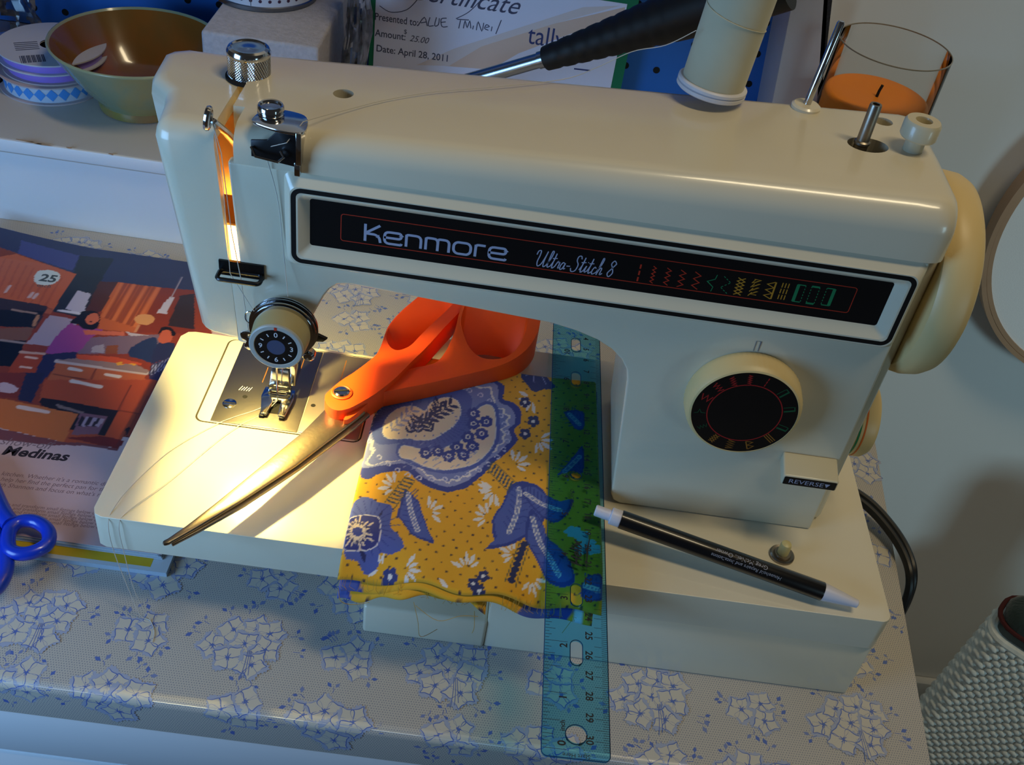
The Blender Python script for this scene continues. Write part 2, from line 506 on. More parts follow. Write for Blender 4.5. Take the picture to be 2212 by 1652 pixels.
m.add([(-62,49,-0.12),(xe(49),49,-0.12),(xe(YF),YF+0.45,-0.12),(-62,YF+0.45,-0.12)], [(0,1,2,3)])
m.add([(xe(49),49,0),(xe(YF+.45),YF+0.45,0),(xe(YF+.45),YF+0.45,-2.4),(xe(49),49,-2.4)], [(0,1,2,3)])
cov = obj('flowered_covering', m, cover_m, desk, smooth=40, label='cream covering printed with blue flower clusters')
# --- printed flowers
LE = 0.45*math.pi/2
def warp(x, y, h):
    h *= 1.0
    if y >= YF+0.45: return Vector((x, y, h))
    q = (YF+0.45 - y)
    if q < LE:
        a = q/0.45; return Vector((x, YF+0.45-(0.45+h)*math.sin(a), -0.45+(0.45+h)*math.cos(a)))
    return Vector((x, YF-h, -0.45-(q-LE)))
halo = mat('print_pale_blue', (160, 168, 190), rough=0.36, coat=0.15); petal_m = mat('print_petal', (198, 192, 178), rough=0.36, coat=0.15)
blue1 = mat('print_blue', (84, 108, 176), rough=0.36, coat=0.15); blue2 = mat('print_soft_blue', (118, 132, 176), rough=0.36, coat=0.15)
d = Decal((0,0,0), (1,0,0), (0,1,0), 0.0012, warp)
LIM = YF+0.45-LE-1.85
def ok(x, y, r): return (y > LIM+r*0.7) and x < xe(max(y, YF))-r*0.8
def flower(cx, cy, r, rot, l, npet=5):
    npet = rnd.choice((4,5,5)); hp = []
    for i in range(60):
        a = 2*math.pi*i/60; rr = r*(1.04 + 0.16*math.cos(npet*(a-rot))) + (rnd.uniform(0.02,0.10) if i % 2 else -0.03); hp.append((cx+rr*math.cos(a), cy+rr*math.sin(a)))
    d.poly(hp, halo, l)
    for k in range(npet):
        a = rot + 2*math.pi*k/npet + rnd.uniform(-0.16,0.16); c, s = math.cos(a), math.sin(a); R = r*rnd.uniform(0.88,1.12); w = (0.62 if npet == 4 else 0.5)*r*rnd.uniform(0.9,1.1)
        tip = rnd.uniform(-0.12,0.12)*r
        base = [(0.04,0),(0.2*R,0.34*w),(0.42*R,0.82*w),(0.64*R,0.9*w),(0.88*R,0.32*w+tip*.6),(1.14*R,tip),(0.86*R,-0.32*w+tip*.6),(0.62*R,-0.9*w),(0.42*R,-0.8*w),(0.2*R,-0.34*w)]
        pts = [(cx + x*c - y*s, cy + x*s + y*c) for x, y in smooth_pts(base, 3, True)]
        d.poly(pts, petal_m, l+1)
        i0 = rnd.choice((2,5,14)); ln = rnd.choice((12,15,20)); seg = [pts[(i0+q) % len(pts)] for q in range(ln)]
        d.stroke(seg, [0.012 + 0.035*math.sin(math.pi*q/(ln-1)) for q in range(ln)], blue1, l+2)
        d.stroke([pts[(i0+ln+q) % len(pts)] for q in range(len(pts)-ln+1)], 0.014, blue2, l+2)
    for k in range(7):
        a = rot + 2*math.pi*k/7 + rnd.uniform(-0.3,0.3); q = r*rnd.uniform(0.16,0.36); b_ = rnd.uniform(0.0,0.08)
        d.stroke([(cx+b_*math.cos(a+2),cy+b_*math.sin(a+2)),(cx+q*math.cos(a),cy+q*math.sin(a))], [0.065,0.03], blue1, l+3)
def bud(cx, cy, a):
    for s_ in (-1, 1):
        b = a + s_*0.7 + rnd.uniform(-.2,.2); L = rnd.uniform(0.28,0.42); x0_, y0_ = cx+0.1*s_*math.cos(a+1.57), cy+0.1*s_*math.sin(a+1.57)
        c, s = math.cos(b), math.sin(b)
        d.poly([(x0_,y0_),(x0_+L*.5*c-L*.3*s,y0_+L*.5*s+L*.3*c),(x0_+L*c,y0_+L*s),(x0_+L*.5*c+L*.3*s,y0_+L*.5*s-L*.3*c)], blue1 if s_ > 0 else blue2, 0)
    d.stroke(smooth_pts([(cx,cy),(cx-0.15*math.cos(a)+.05,cy-0.15*math.sin(a)),(cx-0.35*math.cos(a),cy-0.3*math.sin(a))],3), 0.03, blue1, 0)
BIG = [(-1.55,-0.15),(-0.75,0.85),(0.25,1.15),(1.05,0.95),(-0.1,0.15),(0.95,0.0),(-0.65,-0.8),(0.6,-0.95)]
SMALL = [(-0.6,0.0),(0.35,0.5),(0.5,-0.45)]
MED = [(-1.15,0.35),(-0.2,0.75),(-0.45,-0.5),(0.6,-0.1),(1.2,0.35),(0.4,-0.95)]
def cluster(cx, cy, offs, r):
    n = 0
    for i, (dx, dy) in enumerate(offs):
        x, y = cx+dx+rnd.uniform(-.06,.06), cy+dy+rnd.uniform(-.06,.06)
        if ok(x, y, r): flower(x, y, r*rnd.uniform(0.92,1.08), rnd.uniform(0,1.5), (i % 8)*4); n += 1
    if offs is BIG and ok(cx, cy-2, .3):
        for s_ in (0,.08,.16): d.stroke(smooth_pts([(cx+0.2+s_,cy-0.2),(cx+0.24+s_*1.5,cy-1.1),(cx+0.2+s_*2.2,cy-1.9+s_*2)],3), 0.03, blue1, 33)
    R = max(abs(o[0]) for o in offs)+0.75
    for k in range(9 if offs is BIG else 5):
        a = rnd.uniform(0, 2*math.pi); x, y = cx+(R+rnd.uniform(0,.45))*math.cos(a), cy+(R*0.95+rnd.uniform(0,.4))*math.sin(a)
        if ok(x, y, .4): bud(x, y, a)
PX, PY = 10.15, 7.55
for j in range(-1, 7):
    for i in range(-3, 5):
        bx, by = -2.75 + i*PX, -1.75 + j*PY
        if by > 33: continue
        cluster(bx, by, BIG, 0.74)
        cluster(bx+5.05, by+0.1, SMALL, 0.72)
        cluster(bx+4.75, by+PY*0.52-PY, MED, 0.76)
        cluster(bx+0.4, by+PY*0.55-PY, SMALL[::-1], 0.72)
d.done('flower_print', cov)

# hutch: shelf board standing on the desk, side post, perforated back panel
hut = thing('hutch_shelf', 'white painted hutch shelf with worn front edge at back of desk', 'shelf', (-10, 40, 0))
m = MB().box(-62, 47.5, 30.95, 48.9, 5.6, 6.8); obj('shelf_board', m, shelf_paint, hut, bevel=0.12, seg=2)
obj('upper_shelf', MB().box(-62, 36.5, 32.0, 49.5, 44, 45.8), white_paint, hut, bevel=0.1)
m = MB().box(-62, 47.5, 30.7, 31.0, 5.85, 6.78); obj('front_lip', m, white_paint, hut, bevel=0.08)
m = MB().box(-62, 47.0, 31.1, 32.3, 0.02, 5.65); obj('kick_board', m, white_paint, hut, smooth=0)
chip = mat('bare_wood_chip', (168, 128, 92), rough=0.8)
for px, py in ((55,303),(75,308),(150,318),(95,312),(240,332)):
    d = Decal((0,30.7,0), (1,0,0), (0,0,1), 0.004)
    p = on_y(px, py, 30.7); d.poly([(p.x+rnd.uniform(.25,.5)*math.cos(a)*(1.6 if px<100 else .6), p.z-0.02+rnd.uniform(.04,.1)*math.sin(a)) for a in np.linspace(0,6,8)], chip, 0)
    d.done('paint_chip', hut)
Mp = Matrix.Translation((35.0,44.5,6.8)) @ Euler((0, math.radians(-1.5), 0)).to_matrix().to_4x4()
p1 = [on_y(1712,0,43), on_y(1672,200,43), on_y(1782,0,43), on_y(1768,212,43)]
m = MB(); xl = lambda z: p1[1].x + (p1[0].x-p1[1].x)*(z-p1[1].z)/(p1[0].z-p1[1].z)
xr_ = lambda z: p1[3].x + (p1[2].x-p1[3].x)*(z-p1[3].z)/(p1[2].z-p1[3].z)
m.loft([[(xl(z),43,z),(xr_(z),43,z),(xr_(z),49.98,z),(xl(z),49.98,z)] for z in (6.8, 44.2)])
obj('side_post', m, mat('lilac_white_paint',(190,184,190),rough=0.5), hut, bevel=0.08)
m = MB().box(-62, 36, 48.95, 49.5, 6.8, 40)
peg_m = mat('blue_pegboard', (26, 104, 190), rough=0.45, coat=0.2)
peg = obj('peg_board', m, peg_m, hut, smooth=0, label='blue perforated back panel')
m = MB()
for i in range(-22, 15):
    for j in range(0, 6): m.lathe([(0.28,0),(0.28,0.015)], (i*2.5, 48.945, 8.2+j*2.5), '-y', n=12)
obj('peg_holes', m, void, peg, smooth=0, kind='stuff')
def fillet(pts, r, n=5):
    out = [pts[0]]
    for i in range(1, len(pts)-1):
        a, b, c = [np.array(q, float) for q in pts[i-1:i+2]]
        u = a-b; v = c-b; lu = np.hypot(*u); lv = np.hypot(*v); k = min(r, lu*0.5, lv*0.5)
        p = b+u/lu*k; q = b+v/lv*k
        for t in np.linspace(0, 1, n): out.append(tuple((1-t)**2*p + 2*t*(1-t)*b + t*t*q))
    out.append(pts[-1]); return out

# ============================================================ SEWING MACHINE
HB = 6.2
sm = thing('sewing_machine', 'cream flatbed sewing machine with black stitch panel on floral covered table', 'sewing machine', (19, 8, 0))
# --- bed and base
bo = [(0.5,0),(37.4,0)] + [(37.9-0.5+0.5*math.sin(a), 0.5-0.5*math.cos(a)) for a in np.linspace(0.2, math.pi/2, 5)]
bo = [(x, y) for x, y in bo] + [(37.9,16.2),(37.4,16.7),(11.7,16.7),(11.5,16.5),(11.5,14.15),(0.7,14.15),(0.3,14.05),(0,13.6),(0,0.5),(0.15,0.15)]
m = MB().plate(bo, [], 2.15, ((0,0,HB),(1,0,0),(0,1,0),(0,0,1)))
obj('bed', m, enamel, sm, bevel=0.32, seg=4, bang=60)
m = MB().box(19.0, 37.75, 0.1, 16.5, 0, 4.1)
obj('base', m, enamel, sm, bevel=0.12, seg=2)
m = MB().box(12.85, 19.02, 0.0, 16.3, 0, 2.1)
obj('base_block', m, enamel, sm, bevel=0.18, seg=3)
# --- needle plate area
d = Decal((0,0,HB), (1,0,0), (0,1,0), 0.004)
d.poly(rrect(2.66, 11.3, 7.05, 13.95, 0.45), gapline, 0)
d.poly(rrect(2.76, 11.22, 7.13, 13.9, 0.4), enamel, 1)
d.done('recess_seam', sm)
m = MB().box(3.5, 7.98, 7.2, 13.82, HB, HB+0.07)
npl = obj('needle_plate', m, steel, sm, bevel=0.03, seg=2)
m = MB().box(8.02, 11.15, 7.2, 13.82, HB, HB+0.07)
obj('slide_plate', m, mat('satin_steel', (158,146,132), rough=0.42, metal=0.75), sm, bevel=0.05, seg=2)
d = Decal((0,0,HB+0.07), (1,0,0), (0,1,0), 0.003)
for x, y0, y1 in ((5.35,10.6,11.9),(7.1,10.7,13.2),(9.4,10.0,13.4)): d.stroke([(x,y0),(x,y1)], 0.05, brass)
for x, y in ((4.75,9.3),(8.38,9.35)): d.poly(circ(x,y,0.13,16), void)
for i in range(5): d.stroke([(4.3+i*0.13,9.75),(4.42+i*0.13,10.1-0.06*(i%2))], 0.035, p_white)
d.done('plate_markings', sm)
m = MB().lathe([(0.36,0),(0.36,0.05),(0.3,0.09)], (4.12,8.6,HB+0.07), n=24)
sc_ = obj('plate_screw', m, chrome, npl)
m = MB().box(3.8,4.44,8.57,8.63,HB+0.158,HB+0.166); obj('screw_slot', m, void, npl, smooth=0)
# feed slot
m = MB().box(6.1,6.9,8.3,9.6,HB+0.071,HB+0.08); obj('feed_slot', m, void, sm, smooth=0)

# --- head door (left face plate), hollow, open below
def xr(z): return 5.23 + (23.56-z)*0.057
def door_sec(z, ins, low=False):
    k = (24.0-z)/10.5*1.42
    P = [(xr(z),5.3+ins),(3.4+k*0.9+ins*0.3,5.3+ins),(2.95+k+ins*0.8,5.36+ins),(2.72+k+ins,5.6+ins),(2.5+k+ins,7.3),(2.25+k+ins,8.25),(1.45+k*0.95+ins,9.0),(1.28+k*0.95+ins,9.6),(1.12+k*0.9+ins,11.6-ins*0.5),(1.35+k*0.9+ins,12.2-ins),(1.9+k*0.9+ins,12.55-ins),(xr(z),12.62-ins)]
    out = []
    for x, y in P:
        zz = z
        if low: zz = z - (x-4.1)*0.16 + (0.0 if y < 6 else 0.0)
        out.append((x, y, zz))
    return out
m = MB()
m.loft([door_sec(13.75,0.12,True), door_sec(13.95,0,True), door_sec(16,0), door_sec(19,0), door_sec(22,0), door_sec(23.2,0), door_sec(23.55,0.1), door_sec(23.85,0.32), door_sec(23.97,0.6), door_sec(24.02,0.9)])
door = obj('face_plate', m, enamel, sm, smooth=50)
cav = MB()
def cav_sec(z):
    k = (24.0-z)/10.5*1.42
    return [(8.35,5.7,z),(3.05+k,5.7,z),(2.9+k,7.6,z),(1.75+k,9.4,z),(1.7+k,11.9,z),(8.35,12.0,z)]
cav.loft([cav_sec(11.5), cav_sec(23.35)])
cut(door, cav)
# --- main casting: arm + column in one outline
co = [(xr(13.2)-0.08,13.35)] + [(7.9,12.85),(8.3,12.85),(8.62,13.1),(9.1,15.2),(9.7,16.63),(9.95,17.05),(10.3,17.35),(10.79,17.44),(19.74,16.89),(20.9,16.66),(21.9,16.33),(22.6,15.95),(23.15,15.45),(23.5,14.9),(23.64,14.3),(24.14,9.0),(24.32,6.8),(24.5,6.4),(24.85,6.22),(34.73,6.22),(34.6,18),(34.6,22.66)] + [(xr(22.6)+0.46,22.66),(xr(17.5)+0.46,17.5),(xr(17.4)-0.08,17.42)]
m = MB().plate([(x, z) for x, z in co], [], 7.9, ((0,5.3,0),(1,0,0),(0,0,1),(0,-1,0)))
cast = obj('arm_casting', m, enamel, sm, bevel=0.16, seg=3, bang=70)
cut(cast, cav)
m = MB().box(34.45, 35.35, 6.0, 13.6, 6.2, 22.66)
obj('end_panel', m, enamel, sm, bevel=0.35, seg=3)
m = MB().box(34.6, 35.75, 8.2, 13.0, 6.2, 7.6); obj('end_foot', m, enamel, sm, bevel=0.25, seg=2)
# --- top cover
def cov_sec(x, ins):
    zt = 24.02 + (x-2)*0.039 - ins; yf = 5.16 + ins; yb = 12.5 + (x-1)*0.042 - ins; rf = 0.85 + x*0.012
    P = [(x,yf,22.7),(x,yf+0.01,zt-rf)]
    for a in (15,30,45,60,75,90): P.append((x, yf+rf-rf*math.cos(math.radians(a)), zt-rf+rf*math.sin(math.radians(a))))
    P.append((x,(yf+yb)/2,zt+0.05))
    for a in (90,60,30,0): P.append((x, yb-0.7+0.7*math.cos(math.radians(a)), zt-0.7+0.7*math.sin(math.radians(a))))
    P.append((x,yb,22.7))
    return P
xs = [5.57,6.2,7,9,12,16,20,24,28,31,33.2,34.1]
m = MB().loft([cov_sec(x,0) for x in xs] + [cov_sec(34.5,0.04), cov_sec(34.8,0.13), cov_sec(35.02,0.28), cov_sec(35.15,0.47), cov_sec(35.2,0.7)])
cover = obj('top_cover', m, enamel, sm, smooth=40)
def ztop(x): return 24.05 + (x-2)*0.039
cut(cover, MB().box(4.9,6.05,4.9,7.1,22,26))
cut(cover, MB().lathe([(0.43,23.6),(0.43,26)], (9.65,9.2,0), n=32))
cut(cover, MB().plate([(31.95+0.78*math.cos(a)+0.1*math.cos(a),9.85+0.68*math.sin(a)) for a in np.linspace(0,2*math.pi,33)[:-1]], [], 3, ((0,0,26.2),(1,0,0),(0,1,0),(0,0,1))))
cut(cover, MB().lathe([(0.42,24.3),(0.42,26.5)], (33.15,12.4,0), n=24))
obj('cover_screw', MB().lathe([(0.36,23.62),(0.36,23.78),(0.28,23.86)], (9.65,9.2,0), n=24), dark_metal, sm)
# dark lining under the slot and seam
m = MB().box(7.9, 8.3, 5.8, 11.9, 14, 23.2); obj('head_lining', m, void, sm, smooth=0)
m = MB().box(3.6, 7.9, 8.75, 8.9, 14.4, 23.3); obj('reflector_plate', m, brass, sm, smooth=0)
m = MB().box(3.9, 6.9, 5.8, 8.0, 19.3, 19.4); obj('added_baffle', m, brass, sm, smooth=0)  # added plate keeping bulb light out of the upper slot
m = MB().box(6.9, 7.0, 5.75, 8.7, 13.05, 18.5); obj('added_shield', m, void, sm, smooth=0)  # added plate cutting the bulb light off before the fabric
# light bulb inside the head
bulb = MB().sphere((4.85,7.6,16.4), 0.45, 20, 12, 1.3); bulb.lathe([(0.35,0),(0.35,1.2)], (4.85,7.6,16.9), n=20)
obj('light_bulb', bulb, mat('bulb_glow', (255, 205, 130), emit=6), sm)
l = bpy.data.lights.new('sewing_lamp', 'POINT'); l.energy = 1.75; l.color = (1.0, 0.80, 0.26); l.shadow_soft_size = 0.3*S
lo = bpy.data.objects.new('sewing_lamp', l); C.objects.link(lo); lo.location = Vector((4.8,7.5,15.4))*S
# --- take-up lever
m = MB().tube([(5.75,7.2,22.2),(5.6,5.9,23.6),(5.33,4.95,24.55)], 0.12, 8, flat=2.0)
tl = obj('take_up_lever', m, chrome, sm)
m = MB().ring([(5.2+0.06*math.sin(a), 4.95+0.24*math.cos(a), 24.62+0.4*math.sin(a)) for a in np.linspace(0,2*math.pi,21)[:-1]], 0.13, 8)
obj('lever_eye', m, chrome, tl)
# --- thread guide below the slot
def rbox(x0,x1,y0,y1,z,r): return [(p[0],p[1],z) for p in rrect(x0,x1,y0,y1,r)]
m = MB().ring(rbox(5.2,7.05,4.55,5.25,17.32,0.2), 0.1, 8); m.box(5.15,7.1,5.2,5.34,17.1,17.85)
obj('thread_guide', m, dark_metal, sm)
# --- pressure knob
KX_, KY_ = 5.42, 10.25
m = MB(); n = 150; secs = []
for q in range(13):
    z_ = 24.12+q*0.075; secs.append([((0.9-(0.028 if (i+q) % 3 == 0 else 0))*math.cos(2*math.pi*i/n)+KX_, (0.9-(0.028 if (i+q) % 3 == 0 else 0))*math.sin(2*math.pi*i/n)+KY_, z_) for i in range(n)])
m.loft(secs)
pk = obj('pressure_knob', m, chrome, sm, smooth=20)
obj('knob_cap', MB().lathe([(0.88,24.98),(0.92,25.04),(0.92,25.16),(0.86,25.3),(0.74,25.36),(0.7,25.3),(0.2,25.27),(0.1,25.3),(0,25.3)], (KX_,KY_,0), n=48), chrome, pk)
obj('knob_rim', MB().lathe([(0.86,24.02),(0.93,24.06),(0.93,24.13),(0.86,24.15)], (KX_,KY_,0), n=48), chrome, pk)
m = MB().lathe([(1.08,24.04),(1.08,24.1)], (KX_+0.1,KY_-0.1,0), n=40); obj('knob_recess', m, void, sm)
# --- top thread guide (bracket with chrome post)
tg = obj('top_thread_guide', MB().plate(smooth_pts([(6.95,6.1),(6.8,5.6),(6.9,5.2),(7.9,4.85),(8.75,4.85),(8.95,5.3),(8.75,6.2),(8.2,6.5),(7.4,6.5)],4,True), [], 0.12, ((0,0,24.62),(1,0,0),(0,1,0),(0,0,1))), chrome, sm, bevel=0.03)
obj('guide_post', MB().lathe([(0.5,24.6),(0.53,24.66),(0.47,24.7),(0.53,24.75),(0.53,24.92),(0.48,25.0),(0.42,24.98),(0.38,24.9),(0,24.88)], (7.36,6.1,0), n=36), chrome, tg)
m = MB().plate([(6.85,23.3),(8.55,23.1),(8.75,22.9),(8.8,24.55),(7.9,24.55),(7.5,24.1),(6.85,24.0)], [], 0.1, ((0,4.86,0),(1,0,0),(0,0,1),(0,-1,0))); obj('guide_front_plate', m, dark_metal, tg, bevel=0.02)
m = MB().box(8.62,8.84,4.8,6.1,23.2,24.6); m.box(8.55,8.78,4.82,5.2,22.7,23.3); obj('guide_side_plate', m, chrome, tg, bevel=0.03)
m = MB().tube([(6.88,4.8,23.75),(7.1,4.55,23.5),(8.0,4.5,23.42),(8.2,4.6,23.6),(8.05,4.7,23.8)], 0.06, 8); obj('guide_hook', m, chrome, tg)
# --- bobbin winder, stop, spool pins
bp_ = obj('bobbin_winder_spindle', MB().lathe([(0.3,23.9),(0.3,25.15),(0.34,25.2),(0.34,25.3),(0.27,25.36),(0.26,26.9),(0.24,27.0),(0.15,27.0),(0.13,26.6),(0,26.6)], (31.72,10.0,0), n=28), steel, sm)
obj('bobbin_stop', MB().lathe([(0.42,25.1),(0.42,25.85),(0.72,25.9),(0.78,25.98),(0.78,26.55),(0.7,26.68),(0.36,26.68),(0.32,26.55),(0.32,26.3),(0,26.3)], (33.85,9.85,0), n=40), ivory, sm)
m = MB().box(30.3, 34.0, 7.5, 13.2, 23.7, 23.9); obj('winder_pit', m, void, sm, smooth=0)
M_ = Matrix.Translation((29.75,12.95,25.1)) @ Euler((math.radians(-2),math.radians(5.0),0)).to_matrix().to_4x4()
obj('spool_pin', MB().lathe([(0.17,0),(0.17,3.9),(0.12,4.0),(0,4.0)], n=20, M=M_), chrome, sm)
obj('pin_base', MB().lathe([(0.66,25.0),(0.66,25.22),(0.56,25.3),(0,25.32)], (29.75,12.95,0), n=32), enamel, sm)
# --- handwheel
hw = obj('handwheel', MB().lathe([(2.0,35.3),(4.35,35.35),(4.6,35.6),(4.68,36.0),(4.62,36.6),(4.45,36.95),(4.2,37.1),(2.5,36.9),(0,36.9)], (0,9.25,19.75), 'x', n=72), enamel_warm, sm)
obj('handwheel_hub', MB().lathe([(1.6,36.7),(1.6,37.3),(1.4,37.5),(0,37.5)], (0,9.25,19.75), 'x', n=36), dark_metal, hw)
# --- stitch length wheel at the right side
lw = obj('stitch_length_wheel', MB().lathe([(1.9,35.5),(2.0,35.6),(2.0,36.5),(1.85,36.75),(0,36.8)], (0,9.0,11.0), 'x', n=56), enamel_warm, sm)
m = MB().lathe([(2.012,35.75),(2.012,35.85)], (0,9.0,11.0), 'x', n=56, close=False); obj('green_band', m, p_green, lw, label='thin green band round the wheel')
m = MB().lathe([(2.012,36.0),(2.012,36.08)], (0,9.0,11.0), 'x', n=56, close=False); obj('orange_band', m, mat('orange_print',(225,110,30)), lw, label='thin orange band round the wheel')
# --- name panel: raised pad, black frame, recessed black plate
YP = 4.95
FTL, FTR, FBR, FBL = [on_y(px, py, YP) for px, py in ((622,403),(1979,600),(1926,752),(635,563))]
x0, x1, z1, z0 = (FTL.x+FBL.x)/2, (FTR.x+FBR.x)/2, (FTL.z+FTR.z)/2, (FBL.z+FBR.z)/2
PTL, PTR, PBR, PBL = [on_y(px, py, 5.25) for px, py in ((667,432),(1928,607),(1898,704),(673,528))]
a0, a1, b1, b0 = (PTL.x+PBL.x)/2, (PTR.x+PBR.x)/2, (PTL.z+PTR.z)/2, (PBL.z+PBR.z)/2
def lp(X0,X1,Z0,Z1,r,y): return [(p[0],y,p[1]) for p in rrect(X0,X1,Z0,Z1,r)]
m = MB().loft([lp(x0-0.35,min(x1+0.3,34.65),z0-0.3,22.62,0.3,5.32), lp(x0-0.12,x1+0.1,z0-0.14,z1+0.12,0.35,5.02), lp(x0-0.05,x1+0.04,z0-0.06,z1+0.05,0.4,YP), lp(x0+0.28,x1-0.28,z0+0.28,z1-0.28,0.25,YP), lp(x0+0.34,x1-0.34,z0+0.34,z1-0.34,0.22,YP+0.03), lp(a0,a1,b0,b1,0.12,5.26)], cap=False)
pan = obj('name_panel', m, enamel, sm, smooth=25)
d = Decal((0,YP,0), (1,0,0), (0,0,1), 0.004)
fr = rrect(x0+0.1,x1-0.1,z0+0.1,z1-0.1,0.35,8)
d.stroke(fr, 0.21, black_line, 0, True)
d.done('black_frame_line', pan)
m = MB().box(a0-0.05,a1+0.05,5.25,5.29,b0-0.05,b1+0.05); obj('black_plate', m, black_plate, pan, smooth=0)
d = Decal((0,5.25,0), (1,0,0), (0,0,1), 0.003)
Q = [on_y(px,py,5.245) for px, py in ((735,462),(1852,622),(1832,677),(738,518))]
d.stroke(rrect((Q[0].x+Q[3].x)/2,(Q[1].x+Q[2].x)/2,(Q[2].z+Q[3].z)/2,(Q[0].z+Q[1].z)/2,0.12), 0.035, p_red, 0, True)
# Kenmore: wide rounded strokes
A = on_y(786,516,5.245); B = on_y(1092,567,5.245); cap = on_y(786,479,5.245).z - A.z
gl = {'K': (0.92, [[(0.06,0),(0.06,1)], [(0.06,0.46),(0.86,1)], fillet([(0.06,0.45),(0.62,0.45),(0.84,0.3),(0.9,0)],0.16)]),
      'e': (1.0, [fillet([(0.0,0.37),(0.94,0.37),(0.94,0.7),(0.03,0.7),(0.03,0.03),(0.94,0.03),(0.97,0.12)],0.26)]),
      'n': (0.9, [[(0.05,0),(0.05,0.7)], fillet([(0.05,0.45),(0.05,0.7),(0.85,0.7),(0.85,0)],0.27)]),
      'm': (1.36, [[(0.05,0),(0.05,0.7)], fillet([(0.05,0.45),(0.05,0.7),(0.7,0.7),(0.7,0)],0.25), fillet([(0.7,0.45),(0.7,0.7),(1.32,0.7),(1.32,0)],0.25)]),
      'o': (1.02, [rrect(0.04,0.98,0.03,0.7,0.27)+rrect(0.04,0.98,0.03,0.7,0.27)[:1]]),
      'r': (0.6, [[(0.05,0),(0.05,0.7)], fillet([(0.05,0.4),(0.05,0.7),(0.58,0.7)],0.25)])}
wd = sum(gl[c][0] for c in 'Kenmore') + 0.17*6; kx = (B.x-A.x)/wd; X = A.x; zb = (A.z+B.z)/2
for ch in 'Kenmore':
    for s_ in gl[ch][1]: d.stroke([(X+p[0]*kx, zb+p[1]*cap) for p in s_], 0.115, p_silver, 1)
    X += (gl[ch][0]+0.17)*kx
# script lettering
A = on_y(1150,583,5.245); B = on_y(1325,590,5.245)
sg = {'U': (0.95, [[(0,0.72),(0.06,0.95),(0.24,0.98),(0.26,0.7),(0.2,0.3),(0.32,0.04),(0.55,0.2),(0.72,0.7),(0.78,1.0)], [(0.78,1.0),(0.7,0.35),(0.76,0.04),(0.95,0.15)]]),
      'l': (0.34, [[(0,0.15),(0.2,0.6),(0.28,1.0),(0.16,1.02),(0.1,0.5),(0.12,0.06),(0.34,0.15)]]),
      't': (0.34, [[(0,0.15),(0.16,0.55),(0.2,0.95)], [(0.2,0.95),(0.12,0.3),(0.16,0.03),(0.34,0.15)], [(0.0,0.62),(0.36,0.66)]]),
      'r': (0.36, [[(0,0.15),(0.14,0.48),(0.2,0.42),(0.3,0.42),(0.26,0.1),(0.36,0.13)]]),
      'a': (0.48, [[(0.36,0.4),(0.2,0.46),(0.06,0.25),(0.1,0.03),(0.26,0.1),(0.38,0.44)], [(0.38,0.44),(0.34,0.1),(0.48,0.13)]]),
      '-': (0.36, [[(0.04,0.28),(0.32,0.3)]]),
      'S': (0.72, [[(0.66,0.82),(0.55,1.0),(0.36,0.95),(0.34,0.7),(0.52,0.45),(0.44,0.08),(0.16,0.0),(0.04,0.2)]]),
      'i': (0.28, [[(0,0.15),(0.14,0.46)], [(0.14,0.46),(0.1,0.08),(0.28,0.15)], [(0.17,0.66),(0.19,0.7)]]),
      'c': (0.38, [[(0.3,0.38),(0.18,0.46),(0.05,0.24),(0.12,0.02),(0.38,0.14)]]),
      'h': (0.5, [[(0,0.15),(0.22,0.65),(0.28,1.0),(0.18,0.98),(0.08,0.0)], [(0.09,0.1),(0.2,0.42),(0.34,0.42),(0.32,0.05),(0.5,0.15)]]),
      ' ': (0.3, []), '8': (0.6, [[(0.5,0.85),(0.3,1.0),(0.14,0.8),(0.32,0.55),(0.46,0.25),(0.26,0.0),(0.08,0.2),(0.28,0.5),(0.52,0.85)]])}
st = 'Ultra-Stitch 8'; wd = sum(sg[c][0] for c in st); kx = (B.x-A.x)/wd; X = A.x; H = 0.82; zb = (A.z + B.z)/2
for ch in st:
    for s_ in sg[ch][1]: d.stroke([(X+(p[0]+p[1]*0.22)*kx, zb+p[1]*H) for p in (smooth_pts(s_,4) if len(s_)>2 else s_)], 0.046, p_silver, 1)
    X += sg[ch][0]*kx
# stitch symbols
def zig(cx, cz, h, w_, n_, mt, lw=0.04, dash=False):
    pts = [(cx + (w_/2 if i % 2 else -w_/2), cz+h/2-h*i/n_) for i in range(n_+1)]
    if not dash: d.stroke(pts, lw, mt, 1)
    else:
        for i in range(n_):
            a, b = np.array(pts[i]), np.array(pts[i+1])
            for t in (0.05,0.4,0.75): d.stroke([a+(b-a)*t, a+(b-a)*(t+0.2)], lw, mt, 1)
def sx(zx, zy): return on_y(1300+zx/3.16, 500+zy/3.16, 5.245)
p = sx(255,282); H = 0.86
for i in range(3): d.stroke([(p.x, p.z+H/2-i*0.32),(p.x, p.z+H/2-i*0.32-0.22)], 0.07, p_red, 1)
for (zx, zy), w_ , n_ in (((350,295),0.14,9),((448,308),0.2,7),((545,322),0.24,6),((645,335),0.28,5)): p = sx(zx,zy); zig(p.x,p.z,H,w_,n_,p_red)
p = sx(750,350); d.stroke([(p.x+0.14,p.z+H/2),(p.x+0.1,p.z+0.2),(p.x-0.2,p.z+0.05),(p.x+0.1,p.z-0.2),(p.x+0.06,p.z-H/2)], 0.035, p_green, 1)
p = sx(845,365); zig(p.x,p.z,H,0.36,3,p_green,0.035,True)
p = sx(940,375); zig(p.x,p.z,H,0.32,5,p_orange,0.045); d.stroke([(p.x+(-0.16 if i%2 else 0.16),p.z+H/2-H*i/5) for i in range(6)],0.045,p_orange,1)
p = sx(1040,385); d.stroke([(p.x+(0.18 if i%2 else -0.1)-0.02*i*0, p.z+H/2-H*(i+(0.9 if i%2 else 0)*-1)/9) for i in range(10)],0.045,p_orange,1)
